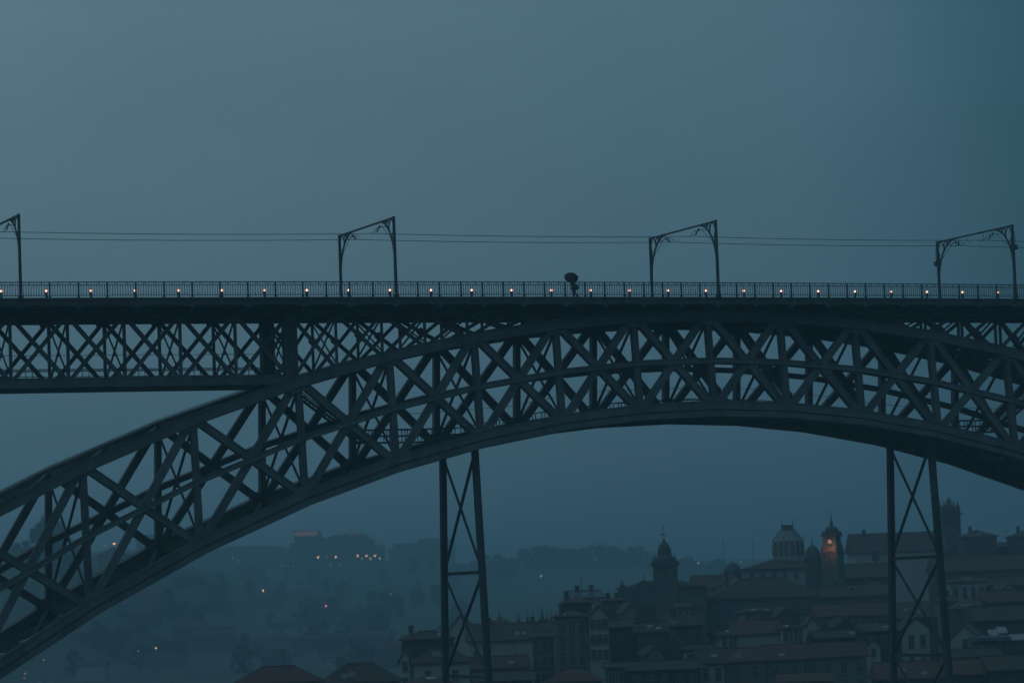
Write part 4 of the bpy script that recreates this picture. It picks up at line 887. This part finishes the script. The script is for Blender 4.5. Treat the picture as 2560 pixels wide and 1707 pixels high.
PINK = glow('red_lit_panel', (1.0, 0.36, 0.30), 0.17); PINK2 = glow('red_lit_strip', (1.0, 0.32, 0.27), 0.10)
slab('hazy hilltop block with a pink lit penthouse above the dark slope', [(726, 1357), (738, 1357), (738, 1325), (801, 1325), (801, 1341), (812, 1342)], 2760, 40, WALLS['granite'], lit=((741, 797, 1328, 1339, PINK),))
slab('hazy hilltop hall with a low curved roof', [(768, 1362), (790, 1353), (815, 1345), (845, 1336), (880, 1331), (908, 1331), (919, 1338), (922, 1345)], 2830, 80, WALLS['granite'], lit=((876, 905, 1332.5, 1336.5, PINK2),))
slab('hazy square block right of the curved hall on the hilltop', [(915, 1346), (934, 1347), (934, 1361), (960, 1361)], 2800, 40, WALLS['granite'])
slab('hazy pair of slab blocks left of the first hanger on the hilltop', [(974, 1372), (985, 1371), (985, 1358), (1046, 1356), (1046, 1346), (1138, 1345)], 3050, 50, WALLS['granite'])
slab('hazy hill shoulder building behind the left part of the arch', [(343, 1338), (400, 1334), (470, 1336)], 2700, 40, WALLS['granite'])
def hazy_house(lb, a, b, pe, pr, v, dp, rf='gx', wl_='white', rm='brown', wi=None, yw=0.0, grp='hazy houses on the left hillside'):
    return house(lb, a, b, pe, pr, v, dp, rf, wl_, rm, wi, yw, 'house', 'hillside_house', 0, group=grp)
hazy_house('hazy white building with a row of tall windows low on the left hillside', 182, 320, 1572, 1560, 1480, 20, 'gx', 'cream', 'brown', w_(6, 1, 2.0, 3.6, .8))
hazy_house('long hazy white building with many small windows on the left hillside', 430, 575, 1503, 1492, 1850, 20, 'gx', 'white', 'brown', w_(9, 1, 1.0, 1.9, .5))
hazy_house('hazy white house with a round gable near the top of the left hillside', 540, 572, 1468, 1456, 2150, 14, 'gy', 'white', 'slate')
hazy_house('hazy pale house in the middle of the left hillside', 392, 432, 1552, 1543, 1600, 14, 'gx', 'cream', 'brown')
hazy_house('hazy house with red roof and a lamp behind the left part of the arch', 244, 312, 1386, 1367, 1440, 16, 'hip', 'cream', 'red')
hazy_house('hazy low long house under the pale line of wall at the bottom left', 190, 262, 1662, 1652, 1120, 12, 'gx', 'white', 'brown')
random.seed(21)
cand = 0; placed = []
while len(placed) < 40 and cand < 900:
    cand += 1
    px = random.uniform(150, 1010); py = random.uniform(1440, 1690)
    if any(abs(px - a) < 46 and abs(py - b) < 20 for a, b in placed): continue
    v = march(px, py)
    if v is None or v > 2400 or v < 1020: continue
    w = random.uniform(9, 18) * FPX / v; h = random.uniform(4.5, 8) * FPX / v
    placed.append((px, py))
    wc, rc, rs = random.choice(['cream', 'granite', 'pink', 'granite', 'white', 'granite']), random.choice(['red', 'brown', 'brown']), random.choice(['gx', 'gx', 'hip', 'gy'])
    hl = 'hazy %s house, %s %s roof, %s left hillside %s' % ({'granite': 'grey'}.get(wc, wc), rc, {'gx': 'ridged', 'hip': 'hipped', 'gy': 'gabled'}[rs], 'high on' if py < 1510 else 'midway up' if py < 1600 else 'low on', 'close to the arch' if px < 480 else 'below the lamp row' if px < 800 else 'near the first hanger')
    hazy_house(hl, px - w / 2, px + w / 2, py - h, py - h - random.uniform(1.5, 2.8) * FPX / v, v, random.uniform(8, 12), rs, wc, rc, w_(random.randint(2, 4), 1, .9, 1.5, .9), random.uniform(-.5, .5), 'small hazy houses of the left hillside')
v = march(292, 1668) or 700; a, b = at(258, 1662, v), at(326, 1655, v)
pw = MB().box((0, 0, -6), ((b - a).length, .5, 0)).build('parapet_wall', WALLS['white']); pw.location = a; pw.rotation_euler = (0, 0, -AL)
tag(pw, 'thin pale line of wall low on the left hillside', 'wall')

# sign letters on a lodge roof at the bottom left
v = 960; sg_e = at(110, 1722, v); sign = empty('rooftop_sign', sg_e, None, -AL)
dg = None
for ch_, px, py in (('O', 33, 1701), ('N', 70, 1702), ('S', 99.5, 1701.5), ('T', 124.5, 1701), ('O', 154, 1698.5), ('N', 183, 1698)):
    fc = bpy.data.curves.new('letter', 'FONT'); fc.body = ch_; fc.size = 4.1; fc.extrude = 0.12; fc.align_x = 'CENTER'; fc.offset = 0.03
    t_ = bpy.data.objects.new('letter_curve', fc); COL.objects.link(t_); bpy.context.view_layer.update()
    me = bpy.data.meshes.new_from_object(t_.evaluated_get(bpy.context.evaluated_depsgraph_get())); bpy.data.objects.remove(t_)
    me.materials.clear(); me.materials.append(WALLS['white'])
    top = at(px, py, v); o = bpy.data.objects.new('letter', me); lp = Matrix.Rotation(AL, 4, 'Z') @ (top - sg_e)
    o.location = (lp.x, lp.y, lp.z - 2.86); o.rotation_euler = (math.pi / 2, 0, 0); link(o, sign)
MB().box((M_(-90, v), .2, -.75), (M_(85, v), .35, -.6)).build('rail', IRON, sign)
tag(sign, 'row of large pale rooftop letters cut by the bottom edge at the left', 'sign')
hazy_house('long lodge with brown roof carrying the rooftop letters at the bottom left', 6, 220, 1740, 1722, 966, 16, 'gx', 'white', 'brown', None, 0, 'lodges at the bottom left')

# ------------------------------------------------------------------ trees
LEAF = mat('evergreen_leaves', (0.05, 0.07, 0.035), 0.8, 0.45, 0.6, spec=0.2); BARK = mat('tree_bark', (0.06, 0.05, 0.04), 0.95, 0.3, 2.0)
def crown_mesh(seed, tall):
    rnd = random.Random(seed); v = []; f = []
    cl = []
    for i in range(46):
        t = rnd.random(); z = 0.14 + 0.82 * t; rr = (0.33 if not tall else 0.24) * math.sqrt(max(0.05, 1 - ((t - 0.42) / 0.62) ** 2)) * (0.75 + 0.5 * rnd.random()); a = rnd.uniform(0, 2 * math.pi); q = math.sqrt(rnd.random())
        cl.append((rr * q * math.cos(a), rr * q * math.sin(a), z, rnd.uniform(0.06, 0.12)))
    for (cx, cy_, cz, r) in cl:
        for k in range(30):
            d = Vector((rnd.gauss(0, 1), rnd.gauss(0, 1), rnd.gauss(0, .8))).normalized() * r * (0.55 + 0.5 * rnd.random()); c = Vector((cx, cy_, cz)) + d
            n = (d.normalized() + Vector((rnd.gauss(0, .5), rnd.gauss(0, .5), rnd.gauss(0, .5)))).normalized(); t1 = n.orthogonal().normalized(); t2 = n.cross(t1); s = rnd.uniform(0.022, 0.045)
            b = len(v); v.extend([c + t1 * s, c + t2 * s * .8, c - t1 * s, c - t2 * s * .8]); f.append((b, b + 1, b + 2, b + 3))
    me = bpy.data.meshes.new('crown'); me.from_pydata([tuple(x) for x in v], [], f); me.materials.append(LEAF); me.update(); return me
def trunk_mesh(seed):
    rnd = random.Random(seed); mb = MB().tube([(0, 0, -0.04), (0.005, 0.01, 0.2), (0.01, -0.01, 0.45), (0, 0, 0.75)], [0.028, 0.022, 0.016, 0.006], 7)
    for i in range(7):
        a = rnd.uniform(0, 6.28); z = rnd.uniform(.25, .6); mb.tube([(0, 0, z), (0.09 * math.cos(a), 0.09 * math.sin(a), z + .09), (0.19 * math.cos(a), 0.19 * math.sin(a), z + .16)], [0.010, 0.007, 0.003], 5)
    me = bpy.data.meshes.new('trunk'); me.from_pydata([tuple(x) for x in mb.v], [], mb.f); me.materials.append(BARK); me.update(); return me
CR = [crown_mesh(1, False), crown_mesh(2, False), crown_mesh(3, True)]; TRK = [trunk_mesh(5), trunk_mesh(6)]
def tree(px, ptop, v, lb, grp, i, wide=1.0, gz=None):
    top = at(px, ptop, v); g = ground_z(top) if gz is None else gz; h = max(3.0, top.z - g)
    t = empty('tree', (top.x, top.y, g - .2), None, i * 1.7)
    for nm, me in (('crown', CR[i % 3]), ('trunk', TRK[i % 2])):
        o = bpy.data.objects.new(nm, me); o.scale = (h * wide, h * wide, h * 1.02); link(o, t)
    tag(t, lb, 'tree', grp)
k = 0
for px, py, wd in ((64, 1352, 1.0), (96, 1308, .8), (118, 1293, .85), (142, 1306, .8), (166, 1340, 1.0), (186, 1352, 1.0), (40, 1358, 1.0)):
    tree(px, py, 1500, 'hazy tree, %s from the left in the tall clump behind the left arch end' % ordn[(40, 64, 96, 118, 142, 166, 186).index(px)], 'tall tree clump behind the left end of the arch', k, wd); k += 1
for i in range(5): tree(1150 + i * 32, (1410, 1402, 1388, 1386, 1396)[i], 2350, 'hazy tree, %s from the left in the low skyline clump right of the first hanger' % ordn[i], 'skyline trees right of the first hanger', k, 1.3); k += 1
for i in range(14): tree(1312 + i * 24, (1372, 1366, 1365, 1368, 1372, 1373, 1370, 1364, 1362, 1366, 1372, 1368, 1366, 1384)[i], 2500, 'hazy tree, %s from the left in the skyline wood left of the church tower' % ordn[i], 'skyline wood left of the church tower', k, 1.35); k += 1
for i, (px, py) in enumerate(((1700, 1398), (1722, 1392), (1745, 1404), (1775, 1408), (1796, 1398))): tree(px, py, 2200, 'faint hazy tree, %s from the left on the skyline between church tower and small dome' % ordn[i], 'skyline trees beside the church tower', k, 1.2); k += 1
random.seed(5)
n_t = 0
while n_t < 80:
    px = random.uniform(130, 1180); py = random.uniform(1425, 1690); v = march(px, py)
    if v is None or v > 2650 or v < 1020: continue
    tree(px, py - random.uniform(6, 12) * FPX / v, v, 'hazy tree, one of several %s the left hillside %s' % ('high on' if py < 1510 else 'midway up' if py < 1600 else 'low on', 'close to the arch' if px < 480 else 'below the lamp row' if px < 800 else 'near the first hanger'), 'hazy trees of the left hillside', k, 1.15); k += 1; n_t += 1

# ------------------------------------------------------------------ lit street lamps far away
GL = {'o': glow('far_lamp_orange', (1.0, 0.40, 0.20), 4.2), 'p': glow('far_lamp_pale', (1.0, 0.52, 0.33), 4.0), 'd': glow('far_lamp_dim', (0.9, 0.55, 0.45), 0.6), 'w': glow('far_lamp_white', (0.75, 0.85, 1.0), 1.0), 'r': glow('far_lamp_red', (1.0, 0.30, 0.24), 3.0), 'y': glow('far_lamp_yellow', (1.0, 0.62, 0.25), 0.9)}
def far_lamp(px, py, v, key, lb, r=2.0, grp=None):
    q_ = 900.0
    while q_ < 2900 and at(px, py, q_).z - ground_z(at(px, py, q_)) > 7.5: q_ += 10
    if q_ < v: v = q_
    p = at(px, py, v); g = ground_z(p); rad = M_(r, v); h = max(2.5, p.z - g)
    l_ = empty('street_lamp', (p.x, p.y, p.z - h), None, -AL)
    MB().tube([(0, 0, -.3), (0, 0, h - rad * .8)], [max(.09, rad * .25), max(.07, rad * .18)], 6).build('pole', IRON, l_)
    MB().lathe([(rad * math.sin(t), -rad * math.cos(t)) for t in [math.pi * (i + .5) / 7 for i in range(7)]], (0, 0, h), 10).build('lamp_head', GL[key], l_, True)
    tag(l_, lb, 'lamp', grp)
G1 = 'row of lit lamps below the hilltop hall'
for i, (px, py, k_, r, lb) in enumerate(((795, 1392.3, 'p', 2.4, 'leftmost bright lamp in the row below the hilltop hall'), (817, 1391.7, 'd', 1.6, 'dim lamp second in the row below the hilltop hall'), (839, 1391.3, 'p', 2.3, 'bright lamp third in the row below the hilltop hall'),
        (894.5, 1389.3, 'p', 2.1, 'bright lamp fourth in the row below the hilltop hall'), (916, 1388.8, 'p', 2.2, 'bright lamp fifth in the row below the hilltop hall'), (937, 1388.2, 'p', 2.1, 'rightmost bright lamp in the row below the hilltop hall'),
        (926.5, 1395.5, 'y', 3.0, 'yellow lamp just under the right end of the lamp row'), (905, 1396, 'd', 2.2, 'dim reddish lamp under the lamp row left of the yellow one'), (949.5, 1395.5, 'w', 2.4, 'dim white lamp right of the yellow one'))):
    far_lamp(px, py, 2680, k_, lb, r, G1)
for px, py, v, k_, r, lb in ((658, 1475.8, 2150, 'o', 1.9, 'single orange lamp on the slope between the arch and the hilltop row'), (815, 1514, 1750, 'r', 1.9, 'single reddish lamp low on the slope left of the first hanger'), (975.5, 1484, 1900, 'd', 1.7, 'dim lamp on the slope just left of the first hanger'),
        (1353, 1439, 2100, 'w', 2.2, 'single white lamp on the slope right of the first hanger'), (1746, 1407, 2150, 'w', 2.0, 'pale lamp on the skyline right of the church tower'), (1852, 1404, 2150, 'd', 1.5, 'dim lamp on the skyline left of the white palace'),
        (285.5, 1358.5, 1430, 'o', 2.3, 'orange lamp above the hazy red roof behind the left part of the arch'), (263, 1364, 1430, 'd', 1.5, 'dim lamp beside the orange one behind the left part of the arch'), (390, 1619, 1150, 'p', 1.5, 'pale lamp low on the left hillside'), (346, 1627, 1150, 'd', 1.5, 'dim lamp low on the left hillside left of the pale one'),
        (109.5, 1649, 1000, 'd', 1.5, 'dim lamp touching the lower edge of the arch at the bottom left'), (63.5, 1682.5, 985, 'd', 1.6, 'upper one of two dim lamps above the rooftop letters'), (60.5, 1694, 985, 'd', 1.6, 'lower one of two dim lamps above the rooftop letters'),
        (582, 1394, 2550, 'd', 1.7, 'dim lamp on the far slope close under the arch'), (594, 1401.5, 2550, 'd', 1.5, 'faint lamp on the far slope close under the arch, right of another'), (627, 1417, 2550, 'd', 1.5, 'faint lamp on the far slope left of a faint pair'),
        (706, 1413.5, 2550, 'd', 1.4, 'faint lamp, left one of a pair under the pink lit block'), (733, 1413.5, 2550, 'd', 1.4, 'faint lamp, right one of a pair under the pink lit block'), (827, 1412, 2550, 'd', 1.4, 'faint lamp under the third lamp of the hilltop row'), (850, 1410.5, 2550, 'd', 1.4, 'faint lamp under the hilltop row, right of another faint one')):
    far_lamp(px, py, v, k_, lb, r, 'scattered lit lamps on the far slopes')

# ------------------------------------------------------------------ cables inside the arch
def cable(pts, Y, nm):
    q = []
    for px, py in pts:
        d = FW + RX * ((px - 1280) / FPX) - UX * ((py - 853.5) / FPX); q.append(CAM + d * ((Y - CAM.y) / d.y))
    o = MB().tube(q, 0.022, 5).build(nm, WIRE, bridge); o.matrix_parent_inverse = BI
cable([(960, 1034), (1051, 1033), (1160, 1025), (1267, 1016), (1400, 990), (1500, 977), (1640, 971), (1760, 969), (1880, 972), (2060, 990), (2161, 1005), (2251, 1015), (2414, 1019), (2560, 1024)], 10.9, 'safety_cable')
cable([(-200, 892), (0, 889.5), (300, 887.5), (640, 885)], 8.9, 'safety_cable')

# ------------------------------------------------------------------ the walker
SKIN = mat('skin', (0.30, 0.19, 0.14), 0.6, 0.1, 5); COAT = mat('dark_coat', (0.028, 0.03, 0.034), 0.9, 0.2, 8); TROU = mat('dark_trousers', (0.02, 0.022, 0.028), 0.9, 0.2, 8); HAIR = mat('dark_hair', (0.015, 0.012, 0.01), 0.7, 0.2, 20)
PX, PY = 6.25, 1.72; PZ = zc(PX) + 0.0
per = empty('person', (PX, PY, PZ)); J = {}
def body():
    V = []; E = []; Rr = []
    def vt(p, r): V.append(p); Rr.append(r); return len(V) - 1
    def ch(a, lst):
        for p, r in lst: b = vt(p, r); E.append((a, b)); a = b
        return a
    pel = vt((0, 0, .93), (.15, .12)); ches = ch(pel, [((-.02, 0, 1.13), (.14, .11)), ((-.05, 0, 1.34), (.16, .12)), ((-.07, 0, 1.45), (.09, .08))])
    ch(ches, [((-.09, 0, 1.52), (.055, .055)), ((-.12, 0, 1.60), (.075, .085)), ((-.13, 0, 1.68), (.08, .095)), ((-.125, 0, 1.76), (.055, .065))])
    ch(pel, [((-.02, -.10, .86), (.095, .095)), ((-.10, -.10, .49), (.06, .06)), ((-.06, -.10, .28), (.05, .05)), ((-.05, -.10, .10), (.038, .038)), ((-.10, -.10, .045), (.04, .03)), ((-.24, -.10, .03), (.035, .022))])
    ch(pel, [((.02, .10, .86), (.095, .095)), ((.14, .10, .50), (.06, .06)), ((.30, .10, .32), (.05, .05)), ((.46, .10, .17), (.038, .038)), ((.44, .10, .10), (.038, .03)), ((.35, .10, .03), (.032, .022))])
    for sgn, el, ha in ((-1, (-.13, -.28, 1.19), (-.31, -.19, 1.40)), (1, (.04, .27, 1.13), (-.10, .24, .93))):
        h_ = ch(ches, [((-.06, sgn * .14, 1.42), (.07, .06)), ((-.04, sgn * .21, 1.38), (.055, .055)), (el, (.042, .042)), (ha, (.03, .028))])
        J[sgn] = Vector(ha); d = (Vector(ha) - Vector(el)).normalized(); sd_ = d.cross(Vector((0, 0, 1))).normalized()
        pm = ch(h_, [(tuple(Vector(ha) + d * .05), (.035, .02))])
        for i, (o_, ln) in enumerate(((-.028, .055), (-.010, .068), (.010, .072), (.028, .062))):
            b0 = Vector(ha) + d * .085 + sd_ * o_; ch(pm, [(tuple(b0), (.010, .010)), (tuple(b0 + d * ln * .45 + Vector((0, 0, -.02))), (.009, .009)), (tuple(b0 + d * ln * .3 + Vector((0, 0, -.05))), (.008, .008))])
        ch(h_, [(tuple(Vector(ha) + d * .02 + sd_ * .045), (.011, .011)), (tuple(Vector(ha) + d * .05 + sd_ * .055 + Vector((0, 0, -.02))), (.009, .009))])
    me = bpy.data.meshes.new('body'); me.from_pydata(V, E, []); o = bpy.data.objects.new('body', me); link(o, per)
    bm = bmesh.new(); bm.from_mesh(me); bm.verts.layers.skin.verify(); bm.to_mesh(me); bm.free()
    m = o.modifiers.new('skin', 'SKIN'); m.use_smooth_shade = True
    for i, r in enumerate(Rr): me.skin_vertices[0].data[i].radius = r; me.skin_vertices[0].data[i].use_root = (i == 0)
    s_ = o.modifiers.new('sub', 'SUBSURF'); s_.levels = 1; s_.render_levels = 2
    me.materials.append(SKIN); return o
bd = body()
def loft(secs, name, m, k=14):
    v = []; f = []
    for (cx, cy_, cz, rx, ry) in secs:
        for j in range(k):
            a = 2 * math.pi * j / k; v.append((cx + rx * math.cos(a), cy_ + ry * math.sin(a), cz + 0.012 * math.sin(3 * a + cz * 9)))
    for i in range(len(secs) - 1):
        for j in range(k): f.append((i * k + j, i * k + (j + 1) % k, (i + 1) * k + (j + 1) % k, (i + 1) * k + j))
    f += [tuple(range(k - 1, -1, -1)), tuple(range((len(secs) - 1) * k, len(secs) * k))]
    return mesh(name, v, f, m, per, True)
loft([(.03, 0, .66, .20, .22), (.02, 0, .78, .205, .22), (0, 0, .95, .20, .21), (-.03, 0, 1.15, .19, .21), (-.05, 0, 1.32, .185, .225), (-.06, 0, 1.43, .14, .20), (-.07, 0, 1.49, .08, .09)], 'coat', COAT)
for sgn, el, ha in ((-1, (-.13, -.28, 1.19), (-.29, -.20, 1.375)), (1, (.04, .27, 1.13), (-.085, .245, .955))):
    MB().tube([(-.055, sgn * .15, 1.42), (-.04, sgn * .22, 1.38), el, ha], [.075, .072, .062, .05], 10).build('sleeve', COAT, per, True)
for pts in ([(-.02, -.10, .88), (-.10, -.10, .49), (-.06, -.10, .28), (-.05, -.10, .10)], [(.02, .10, .88), (.14, .10, .50), (.30, .10, .32), (.45, .10, .18)]):
    MB().tube(pts, [.125, .095, .085, .072], 10).build('trouser_leg', TROU, per, True)
MB().tube([(-.02, -.10, .055), (-.10, -.10, .05), (-.25, -.10, .035)], [.045, .05, .035], 8).build('shoe', TROU, per, True); MB().tube([(.47, .10, .15), (.44, .10, .10), (.33, .10, .035)], [.045, .05, .035], 8).build('shoe', TROU, per, True)
MB().lathe([(.10, 1.64), (.108, 1.70), (.095, 1.76), (.05, 1.80), (.01, 1.81)], (-.11, 0, 0), 12).build('hair', HAIR, per, True)
MB().tube([(-.205, 0, 1.70), (-.235, 0, 1.665), (-.205, 0, 1.655)], [.008, .016, .01], 6).build('nose', SKIN, per, True)
for sgn in (-1, 1): MB().lathe([(.004, -.03), (.014, -.01), (.014, .015), (.004, .032)], (-.12, sgn * .082, 1.68), 6).build('ear', SKIN, per, True)
for sgn in (-1, 1): MB().lathe([(.003, -.009), (.01, 0), (.003, .009)], (-.205, sgn * .03, 1.695), 6).build('eye', HAIR, per, True)
tag(per, 'person in dark coat walking left behind the parapet under an umbrella', 'person')
bag = empty('backpack', (PX + .27, PY, PZ + .72))
v = []; 
MB().lathe([(.09, .02), (.14, .05), (.155, .13), (.15, .30), (.12, .40), (.06, .45)], k=14).build('sack', COAT, bag, True)
MB().lathe([(.05, .08), (.09, .11), (.09, .24), (.05, .28)], (.13, 0, 0), 10).build('front_pocket', TROU, bag, True)
for sgn in (-1, 1): MB().tube([(-.08, sgn * .1, .42), (-.26, sgn * .13, .58), (-.42, sgn * .13, .52), (-.44, sgn * .12, .30), (-.12, sgn * .12, .10)], .02, 6).build('strap', TROU, bag)
tag(bag, 'dark rounded backpack on the back of the walker', 'backpack')
# umbrella held towards the viewer
UMB = mat('umbrella_cloth', (0.018, 0.02, 0.024), 0.8, 0.2, 10)
uc = Vector((5.80, 1.05, PZ + 1.74)); ax = Vector((-.20, -.78, .60)).normalized(); Ls = 0.78; hand = uc - ax * Ls
um = empty('umbrella', tuple(hand)); um.rotation_euler = ax.to_track_quat('Z', 'X').to_euler()
cv_ = MB(); k = 8; prof = [(.02, .24), (.16, .225), (.32, .17), (.47, .08), (.59, -.04)]; vv = []; ff = []
for r_, z in prof:
    for j in range(k * 2):
        a = math.pi * j / k; s_ = 1.0 if j % 2 == 0 else 0.925; vv.append(Vector((r_ * s_ * math.cos(a), r_ * s_ * math.sin(a), z)))
n2 = k * 2
for i in range(len(prof) - 1):
    for j in range(n2): ff.append((i * n2 + j, i * n2 + (j + 1) % n2, (i + 1) * n2 + (j + 1) % n2, (i + 1) * n2 + j))
ff.append(tuple(range(n2)))
TM = Matrix.Rotation(math.radians(10), 4, 'Z'); TM = Matrix.Translation((0, 0, Ls - .10)) @ TM
cm_ = mesh('canopy', [TM @ p for p in vv], ff, UMB, um)
sl = cm_.modifiers.new('thickness', 'SOLIDIFY'); sl.thickness = 0.006
for j in range(k):
    a = 2 * math.pi * j / k; MB().tube([TM @ Vector((r_ * .99 * math.cos(a), r_ * .99 * math.sin(a), z - .012)) for r_, z in prof], .006, 4).build('rib', IRON, um)
MB().tube([(0, 0, -.10), (0, 0, Ls - .05), TM @ Vector((0, 0, .26)), TM @ Vector((0, 0, .32))], .009, 6).build('shaft', IRON, um)
MB().tube([(0, 0, .06), (0, 0, -.10), (0, .02, -.15), (0, .05, -.16), (0, .07, -.13)], .014, 6).build('handle', IRON, um)
tag(um, 'dark open umbrella tilted towards the viewer above the parapet', 'umbrella')
# ------------------------------------------------------------------ haze
def haze_box():
    zlo, zhi = -64.0, 37.0
    c = [CAM + R0 * u + F0 * v for u, v in ((-2300, -420), (2300, -420), (2300, 5600), (-2300, 5600))]
    v = [(p.x, p.y, zlo) for p in c] + [(p.x, p.y, zhi) for p in c]
    m = bpy.data.materials.new('haze_air'); m.use_nodes = True; n = m.node_tree.nodes; n.clear()
    o_ = n.new('ShaderNodeOutputMaterial'); pv = n.new('ShaderNodeVolumePrincipled')
    pv.inputs['Color'].default_value = (0.56, 0.80, 0.95, 1); pv.inputs['Density'].default_value = HAZE_D; pv.inputs['Anisotropy'].default_value = 0.0
    m.node_tree.links.new(pv.outputs[0], o_.inputs['Volume'])
    o = mesh('haze', v, [(0, 3, 2, 1), (4, 5, 6, 7), (0, 1, 5, 4), (1, 2, 6, 5), (2, 3, 7, 6), (3, 0, 4, 7)], m)
    tag(o, 'thin blue evening haze filling the river valley', 'haze', kind='stuff')
haze_box()
